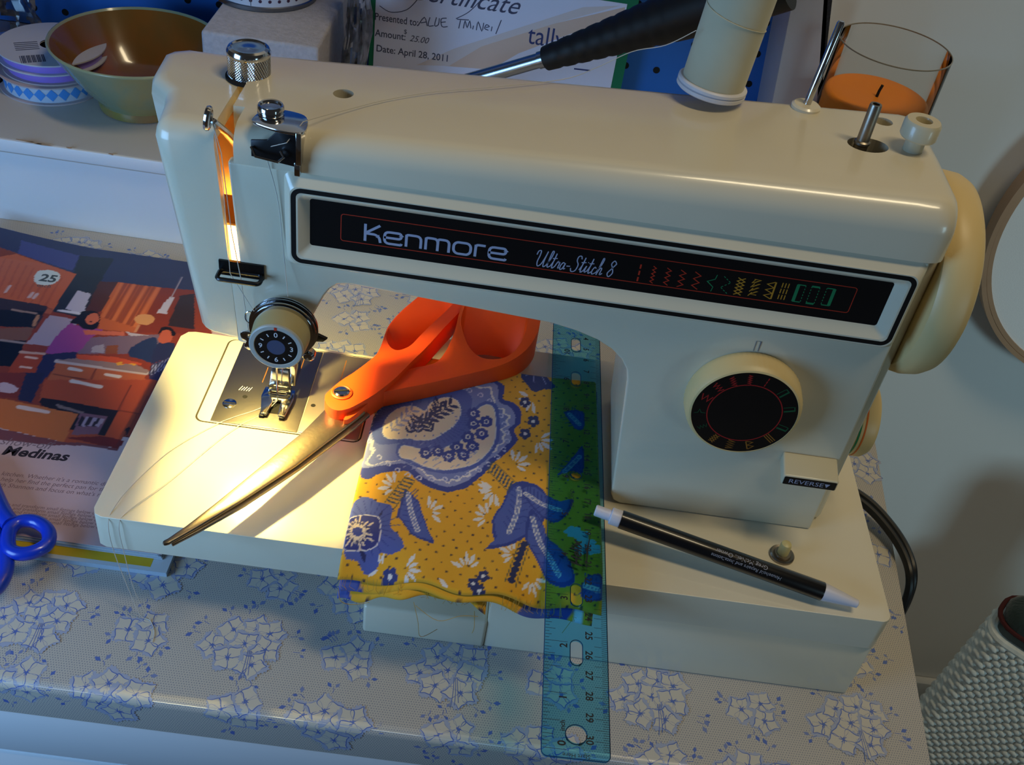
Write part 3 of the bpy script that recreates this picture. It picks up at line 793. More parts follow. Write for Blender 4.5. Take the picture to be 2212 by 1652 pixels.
for i in range(4): d.stroke([(p.x-0.16,p.z-H/2+i*0.22),(p.x-0.04,p.z-H/2+0.2+i*0.22)],0.04,p_orange,1)
p = sx(1145,400); d.stroke([(p.x+0.17,p.z+H/2),(p.x+0.17,p.z-H/2)],0.07,p_orange,1); d.stroke([(p.x+(0.15 if i%2==0 else -0.17),p.z+H/2-H*i/6) for i in range(7)],0.045,p_orange,1)
p = sx(1240,410)
for i in range(3):
    for q in range(3): d.stroke([(p.x-0.13+q*0.13,p.z+H/2-i*0.3),(p.x-0.13+q*0.13,p.z+H/2-i*0.3-0.24)],0.045,p_orange,1)
for k, (zx, zy) in enumerate(((1345,422),(1440,435),(1545,447))):
    p = sx(zx,zy)
    for i in range(6): d.stroke([(p.x+0.18-(0.36 if k==2 else 0),p.z+H/2-i*0.15),(p.x+0.18-(0.36 if k==2 else 0),p.z+H/2-i*0.15-0.08)],0.035,p_green,1)
    if k == 1:
        for i in range(6): d.stroke([(p.x-0.16,p.z+H/2-i*0.15),(p.x-0.16,p.z+H/2-i*0.15-0.08)],0.035,p_green,1)
    for s_ in (-1,1): d.stroke([(p.x-0.17,p.z+s_*H/2),(p.x+0.17,p.z+s_*H/2)],0.09 if k==1 else 0.05,p_green,1)
    if k == 0: d.stroke([(p.x-0.13,p.z+H/2),(p.x-0.13,p.z-H/2)],0.14,p_green,1)
    if k == 2: d.stroke([(p.x+0.15,p.z+H/2),(p.x+0.15,p.z-H/2)],0.14,p_green,1)
d.done('panel_lettering', pan)
# --- pattern dial
DC = on_y(1608,893,4.1); DC = Vector((DC.x,0,DC.z))
m = MB(); n = 140
secs = []
for r, dep, kk in ((2.6,5.28,0),(2.66,5.15,0.035),(2.62,4.45,0.035),(2.56,4.28,0.0),(2.46,4.14,0),(2.38,4.1,0),(2.36,4.13,0)):
    secs.append([(DC.x+(r-(kk if i%2 else 0))*math.cos(2*math.pi*i/n), dep, DC.z+(r-(kk if i%2 else 0))*math.sin(2*math.pi*i/n)) for i in range(n)])
m.loft(secs[::-1])
pd = obj('pattern_dial', m, enamel_warm, sm, smooth=25)
obj('dial_face', MB().lathe([(2.37,0),(2.37,0.02)], (DC.x,4.13,DC.z), '-y', n=72), black_plate, pd)
d = Decal((DC.x,4.11,DC.z), (1,0,0), (0,0,1), 0.004)
d.stroke(circ(0,0,1.67,72), 0.05, mat('dark_red_print',(170,30,30)), 0, True)
def rad(ang, fn):
    a = math.radians(ang)
    def T(r_, t_): return ((1.98+r_)*math.cos(a) - t_*math.sin(a), (1.98+r_)*math.sin(a) + t_*math.cos(a))
    fn(T)
dr = mat('dark_red_print',(170,30,30)); dg_ = mat('dark_green_print',(14,84,50)); do = mat('dark_amber_print',(150,95,30))
rad(76, lambda T: [d.stroke([T(-0.24+0.18*i,0),T(-0.1+0.18*i,0)],0.05,dr) for i in range(3)])
for ang, w_, n_ in ((98,0.14,9),(119,0.2,8),(140,0.26,6),(162.5,0.34,4)): rad(ang, lambda T: d.stroke([T(-0.25+0.5*i/n_, w_/2 if i%2 else -w_/2) for i in range(n_+1)],0.055,dr))
rad(187, lambda T: d.stroke([T(-0.25,0.08),T(-0.05,0.06),T(0.03,-0.14),T(0.1,0.06),T(0.26,0.08)],0.03,dg_))
rad(214, lambda T: d.stroke([T(-0.22+0.075*i, 0.09 if i%2 else -0.09) for i in range(7)],0.025,dg_))
rad(241, lambda T: [d.stroke([T(-0.24+0.12*i, s_*(0.13 if i%2 else -0.13)) for i in range(5)],0.045,do) for s_ in (1,-1)])
rad(266, lambda T: d.stroke([T(-0.26+0.065*i, 0.16 if i%2 else -0.16) for i in range(9)],0.055,do))
rad(292, lambda T: [d.stroke([T(-0.25,-0.14),T(0.25,-0.14)],0.06,do), d.stroke([T(-0.25+0.125*i, 0.16 if i%2 else -0.12) for i in range(5)],0.045,do)])
rad(320, lambda T: [d.stroke([T(-0.28,q),T(0.28,q)],0.05,do) for q in (-0.11,0,0.11)])
for ang in (344,17,47): rad(ang, lambda T: [d.stroke([T(-0.25,-0.1),T(0.25,-0.1)],0.09,dg_), d.stroke([T(-0.25,0.12),T(0.2,0.12)],0.035,dg_), d.stroke([T(0.24,-0.12),T(0.24,0.12)],0.05,dg_)])
d.done('dial_symbols', pd)
ix = on_y(1637,745,5.28); d = Decal((0,5.28,0),(1,0,0),(0,0,1),0.003)
d.stroke([(ix.x-0.1,ix.z-0.35),(ix.x-0.1,ix.z+0.2),(ix.x+0.1,ix.z+0.2),(ix.x+0.1,ix.z-0.35)],0.03,grey_blue); d.done('index_mark', sm)
# --- reverse lever
R = [on_y(1692,1030,3.75), on_y(1812,1045,3.75)]; zt = (on_y(1697,1027,3.75).z + on_y(1815,1042,3.75).z)/2; zb = (on_y(1692,1048,3.75).z+on_y(1808,1062,3.75).z)/2
m = MB().loft([[(R[0].x+0.15,5.3,zb+0.05),(R[1].x+0.15,5.3,zb+0.05),(R[1].x+0.15,5.3,zt+0.1),(R[0].x+0.15,5.3,zt+0.1)],[(R[0].x,3.75,zb),(R[1].x,3.75,zb),(R[1].x,3.75,zt),(R[0].x,3.75,zt)]][::-1])
rl = obj('reverse_lever', m, ivory, sm, bevel=0.1, seg=3)
d = Decal((R[0].x,3.75,zb),(1,0,0),(0,0,1),0.004); W_ = R[1].x-R[0].x; H = zt-zb
d.poly(rrect(0.07,W_-0.07,0.08,H-0.06,0.06), black_line, 0)
d.text('REVERSE', 0.36, 0.3, H/2-0.12, p_silver, 1, xs=1.25); d.poly([(W_-0.62,H/2+0.1),(W_-0.5,H/2-0.13),(W_-0.36,H/2+0.1)][::1], p_silver, 1)
d.done('reverse_label', rl)
# --- foot button on the bed
bb = on_z(1688,1200,HB)
sb = obj('spring_collar', MB().lathe([(0.62,HB),(0.62,HB+0.12),(0.55,HB+0.2),(0.42,HB+0.16),(0.4,HB+0.24),(0.3,HB+0.24)], (bb.x,bb.y,0), n=40), steel, sm)
obj('push_button', MB().lathe([(0.28,HB),(0.28,HB+0.75),(0.24,HB+0.9),(0.12,HB+0.96),(0,HB+0.97)], (bb.x,bb.y,0), n=28), mat('yellowed_button',(205,190,130),rough=0.4), sm)
# --- tension dial
TX, TZ = 8.02, 15.0
td = obj('tension_knob', MB().lathe([(1.25,-4.45),(1.27,-4.3),(1.2,-3.5),(1.16,-3.43),(1.1,-3.4),(0.97,-3.4)][::-1] if False else [(1.27,0.0),(1.27,0.1),(1.2,0.95),(1.17,1.0),(1.0,1.0)], (TX,4.42,TZ), '-y', n=56), tan_knob, sm)
obj('tension_rim', MB().lathe([(0.94,-0.08),(1.19,-0.08),(1.19,0.02),(1.14,0.06),(0.97,0.06),(0.94,0.02),(0.94,-0.08)], (TX,3.36,TZ), '-y', n=56, close=False), mat('pale_rim_plastic',(176,178,172),rough=0.4), td, label='pale rim of the number dial')
obj('number_dial', MB().lathe([(0.95,0),(0.95,0.02)], (TX,3.35,TZ), '-y', n=56), black_plate, td)
d = Decal((TX,3.33,TZ),(1,0,0),(0,0,1),0.004)
d.poly(circ(0,0,0.4,32), mat('dial_centre',(70,80,110),rough=0.4), 0)
for k in range(12):
    a = math.radians(90-30*k)
    if k % 3 == 0: d.text('0369'[k//3], 0.36, 0.68*math.cos(a), 0.68*math.sin(a)-0.12, p_white, 1, align='CENTER', bold=0.01)
    else: d.stroke([(0.62*math.cos(a),0.62*math.sin(a)),(0.78*math.cos(a),0.78*math.sin(a))], 0.05, p_white, 1)
d.poly([(-0.06,0.95),(0.06,0.95),(0.06,1.12),(-0.06,1.12)], p_red, 10); d.done('dial_numbers', td)
m = MB()
for y_, r_ in ((5.25,1.2),(5.02,1.5),(4.82,1.55),(4.62,1.5),(4.5,1.42)): m.lathe([(r_-0.25,0),(r_,0.03),(r_,0.07),(r_-0.25,0.11)], (TX,y_,TZ), '-y', n=56)
obj('tension_discs', m, chrome, sm)
m = MB().ring([(TX-1.55+0.2*math.cos(a),4.9,TZ+0.2+0.32*math.sin(a)) for a in np.linspace(0,2*math.pi,21)[:-1]],0.03,6); obj('check_spring', m, chrome, sm)
m = MB().plate([(1.3,0.1),(1.75,0.15),(1.95,0.35),(1.6,0.5),(1.3,0.6)],[],0.15,((TX,4.8,TZ-0.7),(1,0,0),(0,0,1),(0,-1,0))); obj('tension_stop', m, dark_metal, sm, bevel=0.02)
m = MB().plate(smooth_pts([(-1.3,-0.2),(-1.6,0.1),(-2.0,0.0),(-1.95,-0.4),(-1.75,-0.45),(-1.85,-0.85),(-1.3,-0.95)],3,True),[circ(-1.6,-0.15,0.1,10)],0.12,((TX,4.9,TZ-0.75),(1,0,0),(0,0,1),(0,-1,0))); obj('lower_thread_guide', m, chrome, sm, bevel=0.02)
m = MB().lathe([(0.3,0),(0.3,0.3),(0.2,0.4),(0,0.42)], (9.05,5.35,13.3), '-y', n=24); obj('clamp_screw', m, chrome, sm)
# --- presser bar and foot, needle
fx = 6.5
pb = obj('presser_bar', MB().lathe([(0.28,8.2),(0.28,15)], (fx+0.15,10.6,0), n=20), chrome, sm)
m = MB().box(fx-0.1,fx+0.75,9.9,10.9,8.1,8.9); m.box(fx+0.62,fx+0.9,9.5,10.9,7.3,8.7); obj('foot_clamp', m, chrome, pb, bevel=0.06, seg=2)
ft = obj('presser_foot', MB().plate([(-0.55,-1.5),(-0.85,-0.2),(-0.8,0.55),(0.8,0.55),(0.85,-0.2),(0.7,-1.5),(0.32,-1.5),(0.25,-0.35),(-0.15,-0.35),(-0.25,-1.5)], [rrect(-0.4,0.4,0.05,0.25,0.06)], 0.16, ((fx,9.4,HB+0.42),(1,0,0),(0,1,0),(0,0,1))), chrome, sm, bevel=0.03)
m = MB().loft([[(fx-0.62,9.75,HB+0.4),(fx+0.62,9.75,HB+0.4),(fx+0.62,9.95,HB+0.4),(fx-0.62,9.95,HB+0.4)],[(fx-0.5,9.75,7.4),(fx+0.5,9.75,7.4),(fx+0.5,10.2,7.4),(fx-0.5,10.2,7.4)],[(fx-0.42,10.1,8.4),(fx+0.42,10.1,8.4),(fx+0.42,10.6,8.4),(fx-0.42,10.6,8.4)]]); obj('foot_shank', m, chrome, ft, bevel=0.05)
m = MB().tube([(fx-0.6,9.85,HB+0.62),(fx+0.6,9.85,HB+0.62)],0.12,10); obj('foot_hinge', m, dark_metal, ft)
m = MB(); 
for s_ in (-0.55,0.5): m.box(fx+s_-0.1,fx+s_+0.16,7.85,8.9,HB+0.09,HB+0.27)
obj('foot_toe_edges', m, dark_metal, ft, bevel=0.03)
obj('needle', MB().lathe([(0.0,HB+0.3),(0.05,HB+0.6),(0.06,9.6),(0.1,9.8),(0.1,12),(0.25,12.1),(0.25,15)], (fx+0.05,9.05,0), n=14), chrome, sm)
# ============================================================ THREAD SPOOL
SPB = Vector((25.35,12.85,25.3))
ax = Vector((0.085, 0.045, 1)).normalized()
Ms = Matrix.Translation(SPB) @ Vector((0,0,1)).rotation_difference(ax).to_matrix().to_4x4()
sp = thing('thread_spool', 'large cream thread spool with white flange standing on sewing machine', 'spool', M=Ms)
obj('flange', MB().lathe([(0.4,0),(1.5,0),(1.57,0.06),(1.57,0.2),(1.5,0.24),(1.57,0.28),(1.57,0.4),(1.5,0.46),(0.4,0.46)], n=56), mat('white_plastic',(215,215,222),rough=0.45), sp, local=True)
obj('core', MB().lathe([(0.45,0),(0.45,9.4),(1.4,9.45),(1.4,9.9),(0.45,9.9)], n=40), mat('white_plastic',(215,215,222)), sp, local=True)
m = MB()
prof = [(1.39+0.012*(i % 2), 0.46+i*0.03) for i in range(300)]
m.lathe([(0.5,0.46)]+prof+[(0.5,9.46)], n=56)
thread_c = mat('cream_thread', (196,188,158), rough=0.75, sheen=0.3, var=0.03, vscale=80)
obj('thread_winding', m, thread_c, sp, local=True, smooth=60)
m = MB().tube([(1.42*math.cos(a),1.42*math.sin(a),3.1-0.2*a) for a in np.linspace(-3.4,0.6,30)],0.02,5); obj('loose_turn', m, thread_c, sp, local=True)

# ============================================================ SEWING THREAD (one strand from spool to needle)
th = mat('fine_white_thread', (205,200,190), rough=0.6)
pts = [(24.0,12.2,28.1),(22.9,12.4,27.2),(21.6,12.9,26.5),(20.2,13.0,25.5),(18.8,12.7,24.86),(16,11.3,24.72),(13.4,10.1,24.62),(11.5,8.8,24.56),(10.2,7.6,24.52),(9.3,6.5,24.6),(8.75,5.6,24.72)]
def P2(px, py, y): return tuple(on_y(px, py, y))
strand = smooth_pts(pts, 6) + [(8.3,4.7,24.2)] + smooth_pts([P2(570,320,4.95),P2(600,430,5.2),P2(612,540,5.15),P2(622,640,4.75)],8)
strand2 = [P2(455,248,4.9),P2(478,330,5.1),P2(500,500,5.0),P2(520,600,4.7),P2(533,690,5.0),P2(540,740,5.4)]
t_ = thing('sewing_thread', 'fine white thread running from spool through machine guides', 'thread', (14, 9, 25))
obj('spool_strand', MB().tube(strand, 0.018, 5), th, t_)
obj('lever_strand', MB().tube(strand2, 0.02, 5), th, t_)
obj('return_strand', MB().tube([P2(458,250,4.9),P2(482,400,5.0),P2(497,590,4.75),P2(560,690,4.6),P2(575,655,4.6)], 0.016, 5), th, t_)
zt_ = HB+0.1
tail = [(6.5,9.0,zt_+0.3),(5.6,8.4,zt_),(4.6,7.6,zt_),(3.6,6.6,zt_),(2.2,4.6,zt_-0.02),(1.2,2.0,zt_-0.05),(0.9,0.5,zt_-0.06),(0.85,-0.12,5.9),(0.9,-0.2,4.2),(1.4,-0.5,2.0),(2.0,-0.9,0.3),(2.5,-1.0,0.05),(2.9,-1.6,0.05),(3.0,-2.2,0.05)]
obj('thread_tail', MB().tube(smooth_pts(tail, 6), 0.02, 5), th, t_)
tail2 = [(6.55,9.0,zt_+0.3),(6.0,8.2,zt_),(5.0,7.0,zt_),(4.2,5.6,zt_),(2.8,2.6,zt_),(1.6,0.5,zt_-0.05),(1.35,-0.12,5.9),(1.4,-0.2,4.0),(1.8,-0.6,1.6),(2.5,-0.95,0.06),(2.8,-1.5,0.05)]
obj('thread_tail', MB().tube(smooth_pts(tail2, 6), 0.02, 5), th, t_)

# ============================================================ FOLDED FABRIC
FZ = 6.98
def Zf(x, y, lo=False):      # position on the fabric read from the printed layout
    p = on_z(700+x/2.7535, (1052 if lo else 550)+y/2.7535, FZ); return (p.x, p.y)
R_ = Raster(11.0, 24.6, -2.6, 15.0, 0.022, (226,164,22))
NAVY, MID, LT, CRM, WHT = (30,36,92), (74,90,166), (136,144,192), (226,206,180), (224,218,214)
DKB = (46,60,140)
def FP(pts, col, lo=False, sm_=True, al=1.0):
    q = [Zf(x, y, lo) for x, y in pts]; R_.poly(smooth_pts(q, 5, True) if sm_ else q, col, al)
def FS(pts, w_, col, lo=False, closed=False):
    q = [Zf(x, y, lo) for x, y in pts]; R_.stroke(smooth_pts(q, 5, closed) if len(q) > 2 else q, w_, col, closed)
def scal(cx, cy, rx, ry, n, amp, rot=0.0, lo=False, a0=0, a1=2*math.pi, N=140):
    out = []
    for i in range(N):
        a = a0 + (a1-a0)*i/N; k = 1 + amp*abs(math.sin(n*a/2)); x, y = rx*k*math.cos(a), ry*k*math.sin(a)
        out.append((cx + x*math.cos(rot)-y*math.sin(rot), cy + x*math.sin(rot)+y*math.cos(rot)))
    return out
# dots
r2 = random.Random(3)
for j in range(40):
    for i in range(30):
        R_.disc((11.1+i*0.66+(0.33 if j % 2 else 0)+r2.uniform(-.08,.08), -2.4+j*0.46+r2.uniform(-.06,.06)), 0.055, (58,40,48))
# sprigs of white leaves
def wsprig(x, y, ang, lo=False, n=5, s=70):
    for k in range(n):
        a = ang + (k-(n-1)/2)*0.55; L = s*r2.uniform(.8,1.1)
        bx, by = x+0.35*L*math.cos(a), y+0.35*L*math.sin(a); c, s_ = math.cos(a), math.sin(a)
        FP([(bx,by),(bx+L*.5*c-L*.16*s_,by+L*.5*s_+L*.16*c),(bx+L*c,by+L*s_),(bx+L*.5*c+L*.16*s_,by+L*.5*s_-L*.16*c)], WHT, lo)
for x, y, a, lo in ((420,1380,3.6,0),(620,1530,-.4,0),(975,1560,3.5,0),(1130,1250,-.6,0),(1010,1400,2.4,0),(850,480,-1.6,1),(480,470,.2,1),(340,440,3.9,1),(1130,400,3.6,1),(1020,20,2.6,1),(760,600,2.8,1),(1240,520,1.2,1),(1235,850,2.5,0),(1270,1100,0.6,0),(330,1010,2.5,0)): wsprig(x, y, a, bool(lo))
# main flower
FP([(215,1310),(235,1230),(250,1150),(262,1060),(285,985),(335,905),(430,850),(560,830),(700,800),(840,770),(940,745),(1035,755),(1075,790),(1065,855),(1130,880),(1172,930),(1168,1000),(1130,1042),(1150,1100),(1112,1152),(1062,1200),(1000,1245),(960,1295),(900,1345),(850,1385),(790,1402),(730,1414),(650,1392),(600,1372),(545,1335),(500,1290),(420,1288),(330,1302),(260,1335)], DKB)
FP([(225,1265),(245,1180),(270,1080),(300,980),(350,915),(450,855),(570,825),(700,795),(850,770),(960,760),(1030,775),(1040,870),(1100,900),(1135,950),(1135,1000),(1095,1042),(1115,1095),(1075,1142),(1030,1185),(975,1225),(930,1280),(880,1325),(830,1355),(770,1375),(720,1380),(650,1355),(600,1330),(555,1290),(500,1245),(420,1245),(330,1255)], LT)
for sc_k, col in ((0.93, WHT), (0.90, (112,124,184))):
    base = [(225,1265),(245,1180),(270,1080),(300,980),(350,915),(450,855),(570,825),(700,795),(850,770),(960,760),(1030,790),(1040,880),(1100,910),(1130,950),(1130,1000),(1095,1042),(1110,1095),(1075,1142),(1030,1185),(975,1225),(930,1280),(880,1325),(830,1355),(770,1370),(720,1375),(650,1350),(600,1325),(555,1285),(500,1240),(420,1240),(330,1250)]
    q = []
    for i, (x, y) in enumerate(smooth_pts(base, 4, True)):
        k = sc_k + 0.025*math.sin(i*1.35); q.append((680+(x-680)*k, 1060+(y-1060)*k))
    FP(q, col, sm_=False)
# lace scrolls
for i in range(34):
    a = 2*math.pi*i/34; x, y = 680+ (440+10*math.sin(5*a))*math.cos(a)*0.93, 1060+300*math.sin(a)*0.93
    FS([(x-18,y),(x-6,y-14),(x+10,y-8),(x+8,y+8),(x-4,y+6)], 0.05, (205,205,225))
# mid-blue ruffles
FP([(285,1075),(300,975),(370,888),(480,850),(600,850),(700,822),(820,800),(880,860),(862,960),(870,1040),(810,1095),(720,1140),(620,1150),(520,1140),(470,1118),(400,1128),(320,1125)], MID)
FP([(430,1190),(455,1120),(600,1135),(720,1130),(810,1080),(880,1010),(890,920),(960,872),(1030,895),(1045,1000),(1045,1090),(1000,1180),(920,1255),(810,1292),(700,1300),(590,1275),(500,1240)], MID)
for i in range(60):
    a = 2*math.pi*i/60; FS([(575+225*math.cos(a),985+105*math.sin(a)),(578+280*math.cos(a),985+150*math.sin(a))], 0.035, DKB)
# cream centres
C1 = [(350,1060),(368,980),(440,915),(530,900),(600,928),(640,880),(720,850),(790,870),(812,940),(775,1012),(705,1062),(640,1097),(560,1102),(500,1092),(440,1097),(380,1092)]
FP(C1, CRM); FS(C1, 0.05, WHT, closed=True)
C2 = [(448,1172),(475,1135),(600,1158),(700,1148),(800,1115),(872,1045),(905,935),(960,893),(1008,912),(1020,1000),(1018,1088),(980,1168),(900,1238),(800,1268),(700,1278),(600,1258),(520,1220),(462,1208)]
FP(C2, CRM); FS(C2, 0.05, WHT, closed=True)
for i in range(26):
    a = 2*math.pi*i/26; FS([(570+215*math.cos(a),985+90*math.sin(a)),(572+225*math.cos(a),985+97*math.sin(a))], 0.06, MID)
for x, y in ((965,993),(888,945),(888,1005),(938,1065),(856,1083),(882,1140),(790,1143),(678,1165),(605,1178),(742,1197),(830,1190)):
    FP(scal(x, y, 34, 30, 7, .22), DKB); FP(scal(x, y, 16, 14, 2, 0), WHT); FP(scal(x, y, 10, 9, 2, 0), DKB)
for i in range(40):
    x, y = 470+r2.random()*520, 1130+r2.random()*150
    if 1150 < y+0.25*(x-470) < 1340: FS([(x,y),(x+16,y-12)], 0.05, LT)
# navy and pale leaf sprigs in the centre
def sprig(p0, p1, n, L, col, w_=0.05, lo=False):
    p0, p1 = np.array(p0, float), np.array(p1, float); dv = (p1-p0)/n; u = dv/np.hypot(*dv); nv = np.array((-u[1],u[0]))
    FS([tuple(p0),tuple((p0+p1)/2+nv*4),tuple(p1)], w_*0.7, col, lo)
    for k in range(n+1):
        b = p0+dv*k
        for s_ in (-1,1):
            e = b + u*L*0.75 + nv*s_*L*0.75; mid = (b+e)/2; w2 = nv*s_*L*0.12 - u*L*0.12
            FP([tuple(b),tuple(mid+w2),tuple(e),tuple(mid-w2)], col, lo)
sprig((520,1040),(610,970),3,52,(150,150,190)); sprig((400,1040),(520,930),4,48,(150,150,190)); sprig((560,1060),(560,980),3,46,NAVY); sprig((640,1050),(600,980),3,52,NAVY)
sprig((600,1000),(745,900),5,58,NAVY); sprig((500,1060),(530,1000),2,44,NAVY); sprig((650,960),(680,890),3,48,NAVY)
# leaves
def leaf(pts, spine, col=MID, lo=False):
    FP(pts, DKB, lo); cx = sum(p[0] for p in pts)/len(pts); cy = sum(p[1] for p in pts)/len(pts)
    FP([(cx+(x-cx)*.88, cy+(y-cy)*.88) for x, y in pts], col, lo)
    FS(spine, 0.24, WHT, lo); FS(spine, 0.15, (120,130,180), lo)
    q = smooth_pts(spine, 4)
    for k in range(len(q)-1):
        a, b = np.array(q[k]), np.array(q[k+1]); R_.disc(Zf(*((a+b)/2), lo), 0.05, WHT)
        u = (b-a)/(np.hypot(*(b-a)) or 1); nv = np.array((-u[1],u[0]))
        for s_ in (-1,1): FS([tuple(a+nv*s_*16),tuple(a+nv*s_*52-u*22)], 0.045, DKB, lo)
leaf([(490,1395),(535,1440),(565,1470),(580,1530),(600,1580),(620,1640),(655,1715),(600,1700),(565,1690),(520,1660),(485,1620),(460,1580),(435,1545),(455,1480),(470,1430)], [(500,1420),(515,1520),(555,1640)])
leaf([(1000,1640),(1005,1560),(1060,1480),(1095,1400),(1150,1350),(1240,1360),(1295,1392),(1330,1450),(1320,1560),(1250,1640),(1140,1710),(1050,1740),(960,1750),(1010,1700)], [(1160,1390),(1150,1520),(1100,1650)])
leaf([(1170,1380),(1240,1370),(1310,1420),(1400,1465),(1480,1455),(1450,1540),(1380,1595),(1300,1560),(1220,1480)], [(1200,1420),(1290,1480),(1400,1520)])
leaf([(1230,130),(1300,215),(1330,300),(1400,360),(1455,430),(1500,530),(1430,555),(1340,530),(1290,470),(1235,380),(1195,290)], [(1240,180),(1290,340),(1400,500)], lo=True)
leaf([(1540,560),(1570,520),(1640,510),(1680,570),(1670,630),(1590,635),(1540,600)], [(1560,560),(1640,590)], lo=True)
leaf([(1390,1310),(1440,1250),(1490,1190),(1540,1140),(1540,1290),(1470,1285)], [(1430,1290),(1520,1200)])
leaf([(1430,935),(1540,935),(1545,1030),(1500,1040),(1460,990)], [(1460,950),(1520,1010)])
for x, y in ((1480,265),(1530,290),(1570,340),(1600,370),(1540,370)): FP(scal(x, y, 40, 26, 5, .3), (150,190,220), True)
# lower-left blossom
FP([(165,110),(240,55),(330,90),(405,115),(392,230),(440,280),(475,350),(400,382),(330,372),(320,432),(250,460),(200,400),(125,380),(140,250)], MID, True)
for a in np.linspace(0, 6.28, 22): FS([(270+70*math.cos(a),230+70*math.sin(a)),(275+175*math.cos(a),225+150*math.sin(a))], 0.04, DKB, True)
FP([(148,190),(230,165),(320,178),(335,240),(322,322),(262,352),(200,352),(118,345),(132,260)], (38,48,126), True); FS([(148,190),(230,165),(320,178),(335,240),(322,322),(262,352),(200,352),(118,345),(132,260)], 0.05, WHT, True, True)
for k in range(22):
    a = 2*math.pi*k/22; L = 70+18*(k % 3); FS([(200+14*math.cos(a),262+12*math.sin(a)),(200+L*math.cos(a),262+L*0.85*math.sin(a))], 0.09, CRM, True)
FP(scal(200,262,28,24,6,.2), DKB, True)
for k in range(12):
    a = 2*math.pi*k/12; R_.disc(Zf(200+62*math.cos(a),262+52*math.sin(a),True), 0.07, NAVY)
FP([(215,352),(250,370),(245,410),(225,385)], NAVY, True); FP([(320,175),(350,135),(345,160)], NAVY, True)
# small dark flowers
def fl5(x, y, r, lo=False, col=(40,46,96)):
    for k in range(5):
        a = 2*math.pi*k/5+.3; FP(scal(x+r*.55*math.cos(a), y+r*.55*math.sin(a), r*.42, r*.38, 2, 0), col, lo)
    FP(scal(x, y, r*.28, r*.26, 2, 0), WHT, lo)
fl5(1195,875,36); fl5(1245,990,40); fl5(1195,1065,38); fl5(395,490,52,True,(44,56,120)); fl5(890,560,40,True); fl5(950,520,38,True); fl5(925,600,40,True)
# upper right leaf trio
FP([(1180,690),(1200,640),(1240,615),(1272,650),(1265,690),(1310,690),(1335,740),(1375,780),(1350,800),(1300,800),(1250,815),(1205,770),(1170,725)], (40,52,110)); FS([(1200,720),(1240,700),(1250,760)], 0.06, LT); FS([(1290,710),(1320,770)], 0.06, LT)
# ladder stems
for (a, b, lo) in (((990,1255),(1125,1390),False),((1195,330),(1110,560),True),((510,1335),(390,1490),False)):
    a, b = np.array(a, float), np.array(b, float); u = (b-a)/np.hypot(*(b-a)); nv = np.array((-u[1],u[0]))
    for k in range(8):
        c = a+(b-a)*k/8
        if lo: FP([tuple(c-nv*22),tuple(c-nv*4+u*26),tuple(c+nv*26+u*16),tuple(c+nv*6-u*12)], (34,40,84), lo)
        else: FS([tuple(c-nv*24-u*8),tuple(c+nv*24+u*8)], 0.09, (56,74,96), lo)
    for s_ in (-1,1): FS([tuple(a+nv*s_*30),tuple(b+nv*s_*34)], 0.04, (70,80,70), lo)
cloth = vcol_mat('printed_cotton', rough=0.85, sheen=0.25, weave=0.15)
fab = thing('folded_fabric', 'yellow cotton fabric folded flat, printed with blue flowers and leaves', 'fabric', (17, 6, HB))
XL = lambda y: 11.82 - 0.012*(y+1.4)
XR = lambda y: 23.9 - 0.03*y
def layer(name, z0, z1, yf, yb, x0f, x1f, droop, ph, tint=None, amp=0.16):
    nx, ny = (190, 260) if tint is None else (90, 90)
    m = MB(); cols = []
    def zt(x, y, z):
        t = max(0.0, 0.55-y)
        return z - droop*t**1.35*(0.55+0.45*math.sin(x*0.62+ph)) - amp*t*0.35*math.sin(x*1.5+ph*2) + 0.02*math.sin(x*.9)*math.sin(y*.7)
    for j in range(ny+1):
        v = j/ny
        for i in range(nx+1):
            u = i/nx; e = min(u, 1-u)*nx
            yA = yf + 0.16*math.sin(u*9+ph) + 0.1*math.sin(u*23+ph); y = yA + (yb + 0.12*math.sin(u*7) - yA)*v
            x = x0f(y) + (x1f(y)-x0f(y))*u
            fz = z1
            if e < 3: fz = z1 - (z1-z0)*0.5*(1-math.sqrt(max(0, 1-((3-e)/3)**2)))
            ev = min(v, 1-v)*ny
            if ev < 2: fz -= (z1-z0)*0.25*(2-ev)/2
            m.v.append((x, y, zt(x, y, fz))); cols.append(R_.at(x, y) if tint is None else R_.at(x*0.4+9.6+tint*0.3, 0.9+(y+2.0)*0.25))
    n1 = nx+1
    for j in range(ny):
        for i in range(nx): m.f.append([j*n1+i, j*n1+i+1, (j+1)*n1+i+1, (j+1)*n1+i]); m.m.append(0)
    # underside and rim
    loop = [i for i in range(n1)] + [j*n1+nx for j in range(1, ny+1)] + [ny*n1+i for i in range(nx-1, -1, -1)] + [j*n1 for j in range(ny-1, 0, -1)]
    o = len(m.v)
    for i in loop:
        x, y, z = m.v[i]; m.v.append((x, y, zt(x, y, z0))); cols.append(cols[i])
    L = len(loop)
    for k in range(L): m.f.append([loop[k], o+k, o+(k+1) % L, loop[(k+1) % L]]); m.m.append(0)
    m.col = cols
    return obj(name, m, cloth, fab, smooth=180, norm=False)
layer('top_layer', 6.78, FZ, -1.72, 13.7, XL, XR, 0.30, 0.3)
layer('middle_layer', 6.56, 6.74, -1.95, 13.2, lambda y: 11.9, lambda y: 23.6, 0.36, 0.5, tint=2.9)
layer('bottom_layer', 6.36, 6.52, -2.0, 13.0, lambda y: 11.85, lambda y: 18.7, 0.48, 0.9, tint=3.6)
layer('backing_layer', 6.24, 6.34, 0.35, 13.0, lambda y: 12.2, lambda y: 23.2, 0.0, 0.4, tint=1.2)
